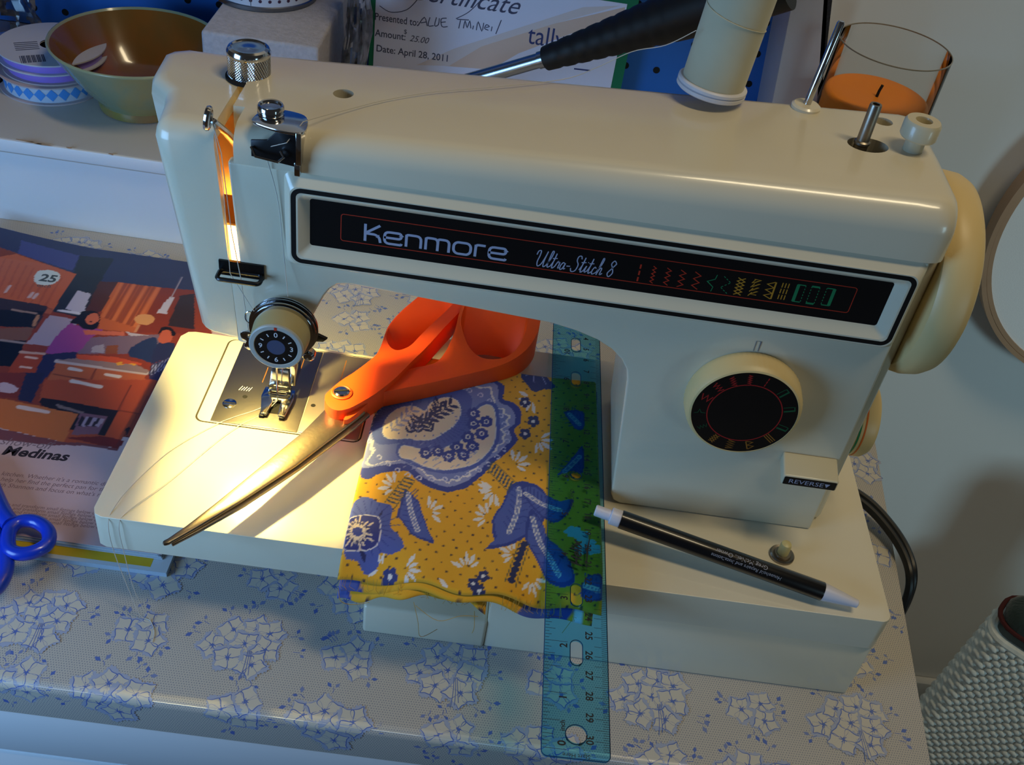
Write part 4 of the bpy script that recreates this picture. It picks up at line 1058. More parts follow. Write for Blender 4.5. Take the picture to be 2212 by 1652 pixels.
# frayed threads
m = MB(); fr_ = mat('frayed_yellow_thread', (190,150,60), rough=0.8)
for a in ([(15.4,-2.0,5.6),(15.7,-2.3,4.6),(15.9,-2.1,3.2),(16.6,-0.4,1.6)], [(18.2,-1.9,5.4),(18.3,-2.2,4.6),(18.25,-2.1,4.0)], [(15.5,-2.1,5.5),(16.6,-2.4,5.0),(17.6,-2.2,5.3),(18.4,-2.1,5.3)], [(11.95,-2,5.9),(12.1,-2.3,5.4),(12.6,-2.3,5.2),(13.4,-2.2,5.4)], [(22.6,-2.2,6.0),(22.3,-2.4,5.3)]): m.tube(smooth_pts(a,5), 0.014, 4)
for k in range(60):
    x = 11.9+rnd.random()*11; m.tube([(x,-1.75+0.1*rnd.random(),6.3+.3*rnd.random()),(x+rnd.uniform(-.12,.12),-2.0,6.1),(x+rnd.uniform(-.2,.2),-2.12,5.9+.3*rnd.random())],0.01,3)
obj('frayed_threads', m, fr_, fab, kind='stuff')

# ============================================================ RULER
rz = 7.04
RW = 2.764
Mr = Matrix.Translation((21.38942,-9.36492,rz)) @ Matrix.Rotation(0.0192802+math.pi/2, 4, 'Z')
ru = thing('ruler', 'clear blue plastic ruler lying across yellow fabric and machine bed', 'ruler', M=Mr)
RV = lambda u, v: (u, -v)      # local x runs away from the camera, local y to the left
slots = []
def slot(u0, u1, v, r): return [(u1-r + r*math.sin(a), -v - r*math.cos(a)) for a in np.linspace(0, math.pi, 9)] + [(u0+r - r*math.sin(a), -v + r*math.cos(a)) for a in np.linspace(0, math.pi, 9)]
holes = [circ(0.76, -1.40, 0.44, 28), slot(4.0,5.3,1.4,0.27), slot(7.1,8.38,1.4,0.27), circ(15.3,-1.38,0.28,20), slot(22.25,23.5,1.36,0.27), slot(25.3,26.6,1.35,0.27), circ(30.2,-1.36,0.44,28)]
ol = rrect(-0.3, 31.0, -RW, 0, 0.25)
m = MB().plate(ol, holes, 0.2, ((0,0,0.2),(1,0,0),(0,1,0),(0,0,1)))
rul_m = clear_mat('clear_blue_plastic', (0.47, 0.82, 0.95), rough=0.05, ior=1.12)
obj('ruler_body', m, rul_m, ru, local=True, smooth=0)
edge = mat('blue_plastic_edge', (18, 62, 110), rough=0.3)
m = MB()
for h in holes: m.ring([(p[0],p[1],0.1) for p in h], 0.02, 5)
m.ring([(p[0],p[1],0.1) for p in ol], 0.02, 5)
obj('ruler_edges', m, edge, ru, local=True)
d = Decal((0,0,0.2), (1,0,0), (0,1,0), 0.002)
ink = mat('ruler_ink', (14, 18, 26), rough=0.6)
for k in range(0, 12*16+1):
    u = k*2.54/16; L = 1.0 if k % 16 == 0 else 0.72 if k % 8 == 0 else 0.46 if k % 4 == 0 else 0.3 if k % 2 == 0 else 0.2
    d.stroke([(u,-0.02),(u,-L)], 0.022, ink)
for k in range(0, 305):
    u = 30.48-k*0.1; L = 0.6 if k % 10 == 0 else 0.6 if k % 5 == 0 else 0.28
    d.stroke([(u,-RW+0.02),(u,-RW+L)], 0.02, ink)
for k in range(1, 12): d.text(str(k), 0.46, k*2.54-0.08, -0.98, ink, 1, ang=0, align='RIGHT', bold=0.02)
for k in range(1, 31): d.text(str(k), 0.44, 30.48-k-0.02+0.06, -RW+0.98, ink, 1, ang=math.pi, align='CENTER', bold=0.02)
d.text('Helix', 0.72, 9.3, -1.62, ink, 1, shear=0.3, bold=0.02); d.stroke([(9.2,-1.85),(10.4,-1.9),(11.3,-2.05)], [0.02,0.1,0.02], ink, 1)
d.text('ENGLAND', 0.26, 13.6, -1.25, ink, 1, align='CENTER')
d.text('Start Here', 0.26, -0.14, -1.95, ink, 1, ang=math.pi/2); d.text('inch', 0.3, 0.8, -0.92, ink, 1, bold=0.02); d.text('0', 0.46, 0.15, -0.95, ink, 1, bold=0.03)
d.mb.v = [tuple(v) for v in d.mb.v]
d.done('ruler_markings', ru, local=True)

# ============================================================ ORANGE SCISSORS
def Sg(pts, z): return [(lambda q: (q.x, q.y))(on_z(700+x/4.2538, 640+y/4.2538, z)) for x, y in pts]
orange = mat('orange_plastic', (255, 84, 8), rough=0.5, sub=0.0)
pv = on_z(737.6, 851.6, 8.3)
sc = thing('scissors', 'large orange handled scissors with closed steel blades resting on yellow fabric', 'scissors', (pv.x, pv.y, 7.0))
Ao = [(8,960),(16,905),(60,862),(130,800),(200,750),(280,700),(400,610),(480,540),(525,455),(560,350),(600,265),(700,150),(840,30),(960,-60),(1100,-115),(1240,-105),(1320,-45),(1330,40),(1270,120),(1180,215),(1090,310),(1000,410),(910,505),(820,590),(730,680),(640,770),(540,850),(450,915),(330,985),(230,1035),(130,1055),(50,1025)]
Ah = [(690,500),(625,485),(585,435),(572,370),(600,290),(680,195),(800,85),(920,0),(1050,-58),(1170,-62),(1225,-20),(1195,60),(1105,155),(985,265),(880,370),(790,460)]
A1, A2 = smooth_pts(Sg(Ao,8.35),3,True), smooth_pts(Sg(Ah,8.35),4,True)
m = MB().plate(A1, [A2], 1.36, ((0,0,8.4),(1,0,0),(0,1,0),(0,0,1)))
nA = Vector((0.72,-0.69)); dm = max(nA.dot(Vector(p[:2])) for p in A2); hA = {(round(p[0],4),round(p[1],4)) for p in A2}
m.v = [(x+nA.x*(dm-nA.x*x-nA.y*y)*0.5, y+nA.y*(dm-nA.x*x-nA.y*y)*0.5, z) if z < 7.5 and (round(x,4),round(y,4)) in hA else (x,y,z) for x, y, z in m.v]
obj('handle', m, orange, sc, bevel=0.17, seg=3, bang=60, smooth=60)
Bo = [(180,1125),(260,1030),(380,930),(450,880),(540,830),(640,750),(780,670),(1000,620),(1110,540),(1190,410),(1235,270),(1300,170),(1400,80),(1560,15),(1740,20),(1860,100),(1930,210),(1962,340),(1940,450),(1850,555),(1700,625),(1500,672),(1000,790),(700,850),(480,900),(400,985),(300,1075),(220,1130)]
Bh = [(1245,330),(1270,430),(1330,520),(1430,585),(1560,605),(1690,588),(1785,520),(1835,430),(1845,330),(1800,220),(1700,135),(1560,95),(1420,125),(1305,205)]
B1, B2 = smooth_pts(Sg(Bo,8.05),3,True), smooth_pts(Sg(Bh,8.05),4,True)
m = MB().plate(B1, [B2], 1.04, ((0,0,8.06),(1,0,0),(0,1,0),(0,0,1)))
m.v = [(x, y, z + (0.36*max(0.0, y-12.3) if z > 7.6 else 0.0)) for x, y, z in m.v]      # the bowed handle rises towards its end
hB = {(round(p[0],4),round(p[1],4)) for p in B2}; yn = min(p[1] for p in B2)
m.v = [(x, yn+(y-yn)*0.36, z) if z < 7.5 and (round(x,4),round(y,4)) in hB else (x,y,z) for x, y, z in m.v]      # finger hole narrows downwards
obj('handle', m, orange, sc, bevel=0.2, seg=3, bang=60, smooth=60)
def pz(px, py, z): q = on_z(px, py, z); return (q.x, q.y)
bl = [pz(*q, 7.7) for q in ((770,868),(706,880),(650,936),(560,1010),(470,1083),(400,1137),(362,1163),(350,1169),(353,1176),(365,1173),(420,1142),(520,1083),(640,1005),(745,925),(790,890))]
m = MB().plate(bl, [], 0.22, ((0,0,7.75),(1,0,0),(0,1,0),(0,0,1)))
obj('blade', m, blade_steel, sc, bevel=0.09, seg=2, bang=50)
bl2 = [pz(*q, 7.5) for q in ((780,880),(720,900),(640,960),(520,1055),(420,1132),(368,1168),(372,1176),(430,1146),(530,1090),(650,1010),(765,925),(800,895))]
m = MB().plate(bl2, [], 0.2, ((0,0,7.52),(1,0,0),(0,1,0),(0,0,1)))
obj('blade', m, blade_steel, sc, bevel=0.05, bang=50)
obj('pivot_collar', MB().lathe([(0.55,8.38),(0.55,8.46),(0.46,8.5),(0.4,8.46),(0.4,8.4)], (pv.x,pv.y,0), n=36), orange, sc)
pvs = obj('pivot_screw', MB().lathe([(0.4,8.38),(0.4,8.5),(0.32,8.56),(0,8.57)], (pv.x,pv.y,0), n=32), chrome, sc)
m = MB().box(-0.4,0.4,-0.045,0.045,8.565,8.585); ca_, sa_ = math.cos(0.3), math.sin(0.3); m.v = [(pv.x+x*ca_-y*sa_, pv.y+x*sa_+y*ca_, z) for x, y, z in m.v]
obj('screw_slot', m, void, pvs, smooth=0)

# ============================================================ PEN
pa, pb_ = Vector((23.35,3.15,7.78)), Vector((36.15,0.42,6.72))
dx_ = (pb_-pa); Lp = dx_.length
Mq = Matrix.Translation(pa) @ dx_.normalized().to_track_quat('X', 'Z').to_matrix().to_4x4()
pen = thing('pen', 'black ballpoint pen with white ends lying across ruler and machine bed', 'pen', M=Mq)
pw = mat('pen_white_plastic', (214, 212, 222), rough=0.4)
def lx(prof, n=32): return MB().lathe([(r, h) for r, h in prof], (0,0,0), 'x', n=n)
obj('barrel', lx([(0.4,1.28),(0.455,1.3),(0.455,11.35),(0.42,11.4)]), mat('black_pen_barrel',(12,12,16),rough=0.3,coat=0.4), pen, local=True)
obj('push_button', lx([(0.24,0),(0.28,0.05),(0.28,0.8)]), pw, pen, local=True)
obj('collar', lx([(0.38,0.78),(0.42,0.82),(0.42,1.26),(0.4,1.3)]), pw, pen, local=True)
obj('cone_tip', lx([(0.43,11.36),(0.43,11.5),(0.26,Lp-0.45),(0.25,Lp-0.4),(0.2,Lp-0.05),(0.12,Lp),(0,Lp)]), pw, pen, local=True)
def penwarp(x, y, h): a = y/0.455 + math.radians(62); return Vector((x, -(0.457+h)*math.cos(a), (0.457+h)*math.sin(a)))
d = Decal((0,0,0),(1,0,0),(0,1,0),0.002,penwarp); pi_ = mat('pen_print',(150,150,160))
# text is printed upside down as seen from the front
d.text('Greg McNeil, Owner', 0.3, 8.55, 0.13, pi_, 0, ang=math.pi); d.text('Household Repairs and Installations', 0.24, 9.3, -0.16, pi_, 0, ang=math.pi, shear=0.2)
d.text('204-555', 0.16, 8.0, 0.36, pi_, 0, ang=math.pi) if False else None
d.done('barrel_print', pen, local=True)

# ============================================================ MAGAZINES under the machine
MZ = 0.78
mg = thing('magazine', 'glossy kitchen magazine lying open face up beneath left end of machine', 'magazine', (-5, 15, 0.36))
def Mg(pts, crop=1, z=MZ):
    o = []
    for x, y in pts:
        px, py = ((x/5.245, 520+y/5.245) if crop == 1 else (x/3.933, 820+y/3.933)); p = on_z(px, py, z); o.append((p.x, p.y))
    return o
MR = Raster(-20, 3.2, 1.5, 29.5, 0.045, (196,168,172))
def GP(pts, col, crop=1, sm_=False): q = Mg(pts, crop); MR.poly(smooth_pts(q,4,True) if sm_ else q, col)
def GS(pts, w_, col, crop=1): MR.stroke(Mg(pts, crop), w_, col)
GP([(-400,0),(2203,0),(2203,3500),(-400,3500)], (196,168,172))
GP([(-600,-100),(2400,-100),(2400,2330),(1200,2200),(-600,2000)], (132,52,28))                      # warm room
GP([(-600,-100),(2400,-100),(2400,640),(1120,460),(200,150),(-600,-100)], (42,46,86))                # blue wall
GP([(900,170),(1290,200),(1150,450),(1050,900),(600,800),(830,370)], (32,34,44))
GP([(880,560),(1030,600),(940,830),(740,770)], (176,170,196)); GS([(680,790),(900,825)], 0.25, (200,196,214))
GP([(250,20),(900,170),(820,340),(200,150)], (64,66,128))
GP([(-500,250),(190,155),(860,375),(600,780),(520,740),(-500,600)], (192,92,50)); GP([(-500,560),(40,650),(600,780),(580,830),(-500,740)], (170,84,52))
for k in range(9): GS([(60+k*80,200+k*28),(-100+k*75,560+k*24)], 0.12, (176,80,44))
GP(smooth_pts([(385,430),(420,350),(540,330),(650,355),(680,410),(620,480),(500,505),(410,480)],4,True), (206,214,214))
for a in ((60,580,110,510),(330,640,370,590),(380,650,420,600)): GS([(a[0],a[1]),(a[2],a[3])], 0.22, (206,170,170))
GP([(30,650),(540,740),(500,830),(400,1000),(300,960),(-500,900),(-500,640)], (52,36,40)); GP([(-500,760),(500,800),(380,980),(-500,960)], (14,10,12)); GS([(140,780),(410,825)], 0.2, (150,120,110)); GS([(430,850),(380,960)],0.22,(170,120,90))
GP([(560,840),(900,900),(700,1200),(300,1170)], (160,144,164)); GP([(-500,1000),(390,980),(300,1150),(-500,1120)], (120,78,64))
GP([(-500,1110),(300,1130),(150,1420),(-500,1420)], (10,8,10)); GS([(0,1125),(280,1160)],0.2,(150,130,130))
GP([(1130,460),(1340,470),(1160,800),(950,830)], (74,34,28)); GP([(1340,470),(1830,530),(1530,1040),(1120,1000),(1130,840)], (176,86,44))
for k in range(10): GS([(1380+k*46,480+k*6),(1170+k*40,860+k*12)], 0.2, (140,62,34) if k % 3 else (190,100,56))
GP([(1830,530),(2203,560),(2203,1050),(1560,1040)], (120,44,26)); GP([(2040,620),(2203,600),(2203,1000),(1900,960)], (46,32,38))
GP([(1920,630),(1975,640),(1890,830),(1775,820)], (176,172,200)); GS([(2060,410),(1940,640)], 0.1, (150,140,160))
GP(scal(1640,890,115,62,2,0), (192,134,90)); GS([(1570,960),(1530,1030)], 0.2, (180,120,90))
# counter things, woman, man (all flat print)
GP([(880,1100),(1800,1060),(1800,1280),(880,1280)], (112,90,112)); GP([(1040,1200),(1180,1170),(1180,1270),(1040,1260)],(150,140,160)); GP([(1200,1190),(1340,1180),(1330,1280),(1190,1280)],(130,70,40))
GP([(520,1270),(760,960),(880,960),(1160,1010),(1030,1100),(870,1260)], (142,62,134), sm_=True)
GP([(940,1010),(1400,1030),(1420,1075),(960,1060)], (190,96,72)); GP([(1420,1030),(1700,1070),(1480,1080)], (170,160,180))
GP([(790,920),(890,850),(930,800),(1060,795),(1130,840),(1115,960),(1040,1010),(940,990),(880,945)], (22,14,16), sm_=True); GP([(975,880),(1040,820),(1110,830),(1115,900),(1040,950),(985,940)], (186,96,70), sm_=True); GP([(1010,910),(1060,905),(1040,935)], (60,20,20))
GP([(480,1290),(870,1255),(860,1330),(640,1370),(620,1440),(430,1652),(320,1652),(410,1480)], (38,36,72))
GP([(1500,1200),(1700,1100),(1780,1130),(1760,1370),(1560,1330),(1460,1300)], (38,48,86), sm_=True); GP([(1800,1150),(1990,1160),(1960,1300),(1700,1400),(1740,1250)], (40,42,78)); GP([(1800,1080),(1850,1010),(1940,1030),(1950,1120),(1870,1160),(1800,1140)], (178,84,62), sm_=True); GP([(1790,1030),(1850,975),(1950,990),(1990,1060),(1950,1080),(1930,1020),(1850,1015),(1800,1060)], (24,16,18), sm_=True)
GP([(1720,1400),(1990,1280),(1900,1480),(1720,1640),(1680,1500)], (54,46,80))
for k in range(14): GS([(1720+k*18,1420-k*8),(1700+k*18,1520-k*8)], 0.12, (150,150,190) if k % 2 else (30,28,54))
# drawers
GP([(240,1260),(500,1290),(320,1652),(0,1652),(130,1420)], (160,60,26)); GS([(240,1260),(500,1280)],0.25,(190,150,140))
for a in ((300,1315,410,1330),(240,1425,340,1440),(180,1530,270,1550)): GS([(a[0],a[1]),(a[2],a[3])], 0.2, (210,170,160))
GP([(640,1370),(1660,1500),(1640,1560),(1700,1652),(480,1652),(600,1480)], (176,88,48)); GS([(640,1360),(1660,1500)], 0.3, (186,168,172)); GP([(650,1350),(860,1330),(1500,1380),(1700,1480),(1660,1500)], (140,112,112))
GP([(860,1290),(1300,1310),(1600,1390),(1590,1410),(880,1340)],(190,74,36)); GP([(1310,1380),(1380,1370),(1400,1405),(1330,1410)],(214,150,40)); GP([(1450,1390),(1540,1390),(1530,1415)],(214,150,40))
GS([(1090,1450),(1030,1570)],0.1,(110,44,24)); GS([(610,1510),(1350,1640)],0.1,(110,44,24))
for a in ((790,1445,910,1470),(1210,1515,1350,1540),(820,1600,1100,1650)): GS([(a[0],a[1]),(a[2],a[3])], 0.28, (206,190,190))
# lower half of the picture
GP([(380,0),(1340,0),(1000,560),(560,560),(330,180)], (166,70,36),2); GS([(610,10),(850,60)],0.3,(206,190,190),2); GS([(1110,50),(1000,270)],0.1,(110,40,22),2); GS([(1010,260),(1200,290)],0.1,(110,40,22),2)
GP([(-600,-60),(380,-60),(170,160),(-600,110)], (120,44,32),2); GP([(0,30),(60,25),(150,70),(110,110),(0,100)],(190,160,172),2,True); GP([(220,-60),(380,-60),(270,200),(150,170)],(36,34,62),2)
GP([(360,150),(1000,260),(890,475),(560,420),(330,190)], (30,20,22),2); GP([(680,280),(910,310),(830,460),(600,470),(640,400)], (120,80,96),2)
for k in range(6): GP([(690+k*34,310+k*4),(720+k*34,315+k*4),(690+k*30,400),(660+k*30,390)], (160,140,160) if k % 2 else (40,26,34),2)
for k in range(7): GS([(490+k*30,215+k*10),(520+k*30,240+k*6)],0.18,(120,100,100),2)
GP([(-600,120),(0,155),(660,290),(540,530),(0,410),(-600,330)], (190,100,48),2); GS([(160,230),(400,275)],0.3,(210,180,176),2)
GP([(-600,330),(0,415),(540,530),(760,540),(1010,590),(1000,610),(700,560),(400,560),(-600,440)], (118,62,66),2); GP([(560,490),(900,480),(1050,520),(1010,590)], (112,30,22),2)
GP([(-700,430),(400,555),(700,560),(1010,605),(900,800),(750,1150),(800,1420),(-700,1300)], (198,168,174),2)
GP([(1060,420),(1110,390),(1080,490)],(40,14,14),2)
# the sheet itself: thin block with a slightly curled top corner
nx, ny = 260, 420
x0_, x1_, y0_, y1_ = -19.5, 2.0, 2.55, 28.0
m = MB(); cols = []
for j in range(ny+1):
    for i in range(nx+1):
        x = x0_+(x1_-x0_)*i/nx; y = y0_+(y1_-y0_)*j/ny + 0.35*max(0,(-9-x)/8)**2*(j/ny)
        xx = x + 0.0*y; cur = max(0, (y-25.5)/2.5)*max(0, (-11-x)/5)*0.25
        m.v.append((xx, y, MZ+cur)); cols.append(MR.at(xx, y))
n1 = nx+1
for j in range(ny):
    for i in range(nx): m.f.append([j*n1+i,j*n1+i+1,(j+1)*n1+i+1,(j+1)*n1+i]); m.m.append(0)
loop = [i for i in range(n1)] + [j*n1+nx for j in range(1,ny+1)] + [ny*n1+i for i in range(nx-1,-1,-1)] + [j*n1 for j in range(ny-1,0,-1)]
o = len(m.v)
for i in loop: x, y, z = m.v[i]; m.v.append((x, y, z-0.04)); cols.append((.75,.72,.74,1))
for k in range(len(loop)): m.f.append([loop[k],o+k,o+(k+1)%len(loop),loop[(k+1)%len(loop)]]); m.m.append(0)
m.col = cols
obj('cover_page', m, vcol_mat('glossy_print', rough=0.35, coat=0.3), mg, smooth=60, norm=False)
m = MB()
for k in range(5): m.box(x0_+0.1, x1_-0.06*k, y0_+0.05*(k % 3)-0.02, y1_-0.3, 0.37+k*0.073, 0.37+k*0.073+0.062)
obj('inner_pages', m, mat('magazine_paper',(186,196,206),rough=0.6), mg, smooth=0)
dxm = Vector(Mg([(500,640)],2)[0]+(0,)) - Vector(Mg([(20,590)],2)[0]+(0,)); ang = math.atan2(dxm.y, dxm.x)
tu = Vector((math.cos(ang), math.sin(ang), 0)); tv = Vector((-math.sin(ang), math.cos(ang), 0))
def mtext(body, zx, zy, size, m_, crop=2, **k):
    q = Mg([(zx,zy)], crop)[0]; dd = Decal((q[0],q[1],MZ), tu, tv, 0.004); dd.text(body, size, 0, 0, m_, 0, **k); return dd
tk = mat('magazine_ink',(46,34,40)); tg2 = mat('magazine_grey_ink',(130,104,112))
ds = [mtext('show-off', -8, 545, 0.78, tg2, shear=0.25), mtext('Medinas', 5, 632, 0.98, tk, shear=0.2, bold=0.03, xs=1.1),
      mtext("the kitchen. Whether it's a romantic dinner for two or feeding", -95, 800, 0.42, tg2, shear=0.2, xs=0.93), mtext('to help her find the perfect pan for the job in record time so', -75, 850, 0.42, tg2, shear=0.2, xs=0.93), mtext("with Shannon and focus on what's really important!", -70, 900, 0.42, tg2, shear=0.2, xs=0.93)]
for k in range(5): ds.append(mtext('place and transform small fittings below under', -20+k*6, 1062+k*30, 0.33, tg2, shear=0.15, xs=0.9))
ds.append(mtext('PAGE 25', 690, 1235, 0.5, tk, bold=0.02)) if False else None
q = Mg([(440,440)],1)[0]; dd = Decal((q[0],q[1],MZ),tu,tv,0.004); dd.text('25', 1.1, 0, -0.1, mat('price_ink',(70,80,84)), 0, bold=0.03); dd.text('each', 0.5, 0.1, -0.75, mat('price_ink',(70,80,84)), 0); ds.append(dd)
for q in ds: q.done('printed_line', mg)

bk = thing('booklet', 'white booklet with yellow stripe lying under the kitchen magazine', 'booklet', (-4, 10, 0))
m = MB().box(-14, 2.45, 1.75, 24, 0.02, 0.33); obj('pages', m, mat('booklet_paper',(176,190,204),rough=0.6), bk, smooth=0)
d = Decal((0,0,0.335),(1,0,0),(0,1,0),0.004); d.poly([(-14,1.75),(2.45,1.75),(2.45,24),(-14,24)], mat('booklet_white',(196,204,210),rough=0.45), 0)
d.poly([(-14,2.0),(1.55,2.0),(1.55,2.55),(-14,2.62)], mat('booklet_yellow',(206,170,30),rough=0.45), 1); d.poly([(-1.0,2.56),(0.5,2.56),(0.4,2.75),(-0.9,2.72)], mat('booklet_red',(170,40,40)), 2); d.done('cover_print', bk)

# ============================================================ BLUE SCISSORS at the left edge
bs = thing('scissors', 'small blue handled scissors at left edge, lying on magazine corner', 'scissors', (-6.5, 4.5, 0.8))
blue_p = mat('blue_plastic', (14, 54, 190), rough=0.3, coat=0.4)
def tz(px, py, z=1.6): q = on_z(px, py, z); return (q.x, q.y, z)
lp_ = smooth_pts([tz(20,1148),(tz(40,1128)),tz(75,1126),tz(103,1145),tz(104,1172),tz(78,1190),tz(45,1196),tz(20,1185)],5,True)
m = MB().ring(lp_, 0.36, 12); m.tube(smooth_pts([tz(24,1132),tz(8,1112),tz(-8,1080),tz(-30,1030),tz(-60,990)],5), 0.48, 12); obj('handle', m, blue_p, bs)
lp2 = smooth_pts([tz(-8,1165,1.3),tz(12,1200,1.3),tz(10,1240,1.3),tz(-15,1275,1.3),tz(-60,1270,1.3),tz(-70,1200,1.3)],5,True)
m = MB().ring(lp2, 0.38, 12); m.tube(smooth_pts([tz(-12,1166,1.3),tz(-25,1100,1.3),tz(-60,1020,1.4),tz(-80,985,1.5)],5), 0.45, 12); obj('handle', m, blue_p, bs)
for a in (((-75,985),(-95,1000),(-240,800),(-232,790)), ((-60,985),(-80,1000),(-200,770),(-190,765))):
    m = MB().plate([tz(px,py,1.5)[:2] for px, py in a], [], 0.15, ((0,0,1.55),(1,0,0),(0,1,0),(0,0,1))); obj('blade', m, blade_steel, bs, smooth=0)
pp = tz(-68,990,1.6); obj('pivot_screw', MB().lathe([(0.3,1.4),(0.3,1.75),(0,1.8)], (pp[0],pp[1],0), n=20), chrome, bs)
# ============================================================ THINGS ON THE SHELF
SZ = 6.8
# --- stoneware bowl
BC = (-10.3, 38.3, 0)
bw = thing('bowl', 'flared stoneware bowl with glossy amber inside and green outside on white shelf', 'bowl', (BC[0], BC[1], SZ))
def glaze(name, c1, c2, c3):
    m = mat(name, c1, rough=0.2, coat=0.6); nt = m.node_tree; b = nt.nodes['Principled BSDF']
    tc = nt.nodes.new('ShaderNodeTexCoord'); mp = nt.nodes.new('ShaderNodeMapping'); mp.inputs['Scale'].default_value = (1,1,0.35)
    n = nt.nodes.new('ShaderNodeTexNoise'); n.inputs['Scale'].default_value = 22; n.inputs['Detail'].default_value = 3
    r = nt.nodes.new('ShaderNodeValToRGB'); e = r.color_ramp.elements
    e[0].position = 0.36; e[0].color = lin(c1)+[1]; e[1].position = 0.62; e[1].color = lin(c3)+[1]
    k = e.new(0.5); k.color = lin(c2)+[1]
    nt.links.new(tc.outputs['Object'], mp.inputs['Vector']); nt.links.new(mp.outputs[0], n.inputs['Vector']); nt.links.new(n.outputs['Fac'], r.inputs['Fac']); nt.links.new(r.outputs['Color'], b.inputs['Base Color'])
    return m
g_out = glaze('green_glaze', (124,140,116), (128,142,112), (150,142,92)); g_in = glaze('amber_glaze', (116,74,26), (124,84,32), (140,84,28)); g_rim = mat('celadon_rim',(150,156,120),rough=0.25,coat=0.5)
body = [(2.9,SZ+0.35),(3.15,SZ+0.9),(3.9,SZ+1.7),(4.75,SZ+2.9),(5.4,SZ+3.9),(5.9,SZ+4.75)]
obj('outer_body', MB().lathe([(0,SZ+0.3)]+body+[(5.95,SZ+4.85)], BC, n=64, close=False), g_out, bw, smooth=60)
obj('inner_surface', MB().lathe([(0,SZ+0.75),(1.6,SZ+0.8),(2.9,SZ+1.15),(3.7,SZ+1.8),(4.5,SZ+2.95),(5.2,SZ+3.95),(5.72,SZ+4.8)], BC, n=64, close=False), g_in, bw, smooth=60)
obj('rim', MB().lathe([(5.9,SZ+4.75),(5.96,SZ+4.85),(5.93,SZ+4.93),(5.83,SZ+4.95),(5.72,SZ+4.8)], BC, n=64, close=False), g_rim, bw, smooth=60)
obj('foot', MB().lathe([(2.75,SZ),(3.05,SZ+0.08),(3.1,SZ+0.45),(2.95,SZ+0.9)], BC, n=56), glaze('olive_glaze',(120,112,40),(128,120,60),(140,110,70)), bw, smooth=60)
# --- ribbon spools, stacked
card = mat('spool_card', (184,172,176), rough=0.6); card_w = mat('white_card',(190,192,202), rough=0.5)
def spool(name, label, c, z0, h, R, rib_m, flange_m, group=None):
    t = thing(name, label, 'ribbon spool', (c[0], c[1], z0), group=group)
    obj('lower_flange', MB().lathe([(0.8,z0),(R,z0),(R,z0+0.1),(0.8,z0+0.1)], (c[0],c[1],0), n=56, close=False), flange_m, t)
    obj('ribbon', MB().lathe([(0.9,z0+0.1),(R-0.32,z0+0.1),(R-0.3,z0+h/2),(R-0.32,z0+h-0.1),(0.9,z0+h-0.1)], (c[0],c[1],0), n=64, close=False), rib_m, t)
    obj('upper_flange', MB().lathe([(0.8,z0+h-0.1),(R,z0+h-0.1),(R,z0+h),(0.8,z0+h)], (c[0],c[1],0), n=56, close=False), flange_m, t)
    return t
rb = mat('pale_blue_ribbon', (190,206,226), rough=0.5)
c1 = (-17.35, 39.6)
s1 = spool('ribbon_spool', 'lowest ribbon spool, blue diamond patterned ribbon on tan card', c1, SZ, 1.35, 3.7, rb, card)
rib = [o for o in s1.children if o.name.startswith('ribbon')][0]
def rwarp(x, y, h): a = x/3.4; return Vector((c1[0]+(3.41+h)*math.cos(a), c1[1]+(3.41+h)*math.sin(a), y))
d = Decal((0,0,0),(1,0,0),(0,1,0),0.004,rwarp); db = mat('blue_diamond_print',(64,146,226),rough=0.5)
for k in range(26):
    x0d = k*3.4*2*math.pi/26; zc = SZ+0.68
    for s_ in (-0.4,-0.2,0,0.2): d.poly([(x0d+s_,zc-0.46*(1-abs(s_)/.41)),(x0d+s_+.2,zc-0.46*(1-abs(s_+.2)/.41)),(x0d+s_+.2,zc+0.46*(1-abs(s_+.2)/.41)+.001),(x0d+s_,zc+0.46*(1-abs(s_)/.41)+.001)], db, 0)
d.done('diamond_print', rib)
pur = mat('purple_satin_ribbon', (150,122,222), rough=0.3, sheen=0.3)
s2 = spool('ribbon_spool', 'middle ribbon spool of purple satin under white labelled spool', (-17.25,39.75), SZ+1.36, 0.8, 3.45, pur, card)
s3 = spool('ribbon_spool', 'topmost ribbon spool, purple satin with white barcode label', (-17.2,39.85), SZ+2.17, 0.8, 3.75, pur, card_w)
d = Decal((-17.2,39.85,SZ+2.97),(1,0,0),(0,1,0),0.004); bk_ = mat('label_grey_print',(70,74,90),rough=0.6)
u_ = Vector((0.86,0.5)); 
def LQ(a, b): return (u_.x*a-u_.y*b, u_.y*a+u_.x*b)
for k in range(15): d.poly([LQ(-2.4+k*0.11,-2.9),LQ(-2.4+k*0.11+(0.09 if k%3 else .05),-2.9),LQ(-2.4+k*0.11+(0.09 if k%3 else .05),-1.7),LQ(-2.4+k*0.11,-1.7)], bk_)
for k in range(5): d.stroke([LQ(-2.5+0.0,-0.7+k*0.3),LQ(-0.9,-0.7+k*0.3)], 0.12, bk_)
upf = [o for o in s3.children if o.name.startswith('upper_flange')][0]
d.done('barcode_label', upf)
rs = thing('ribbon_spool', 'red ribbon spool at far left of shelf', 'ribbon spool', (-23.2, 38.6, SZ))
obj('ribbon', MB().lathe([(0.8,SZ+0.1),(2.2,SZ+0.1),(2.2,SZ+2.3),(0.8,SZ+2.3)], (-23.2,38.6,0), n=40), mat('red_satin_ribbon',(150,20,26),rough=0.35), rs)
for z in (SZ, SZ+2.3): obj('flange', MB().lathe([(0.5,z),(2.5,z),(2.5,z+0.1),(0.5,z+0.1)], (-23.2,38.6,0), n=40), card, rs)
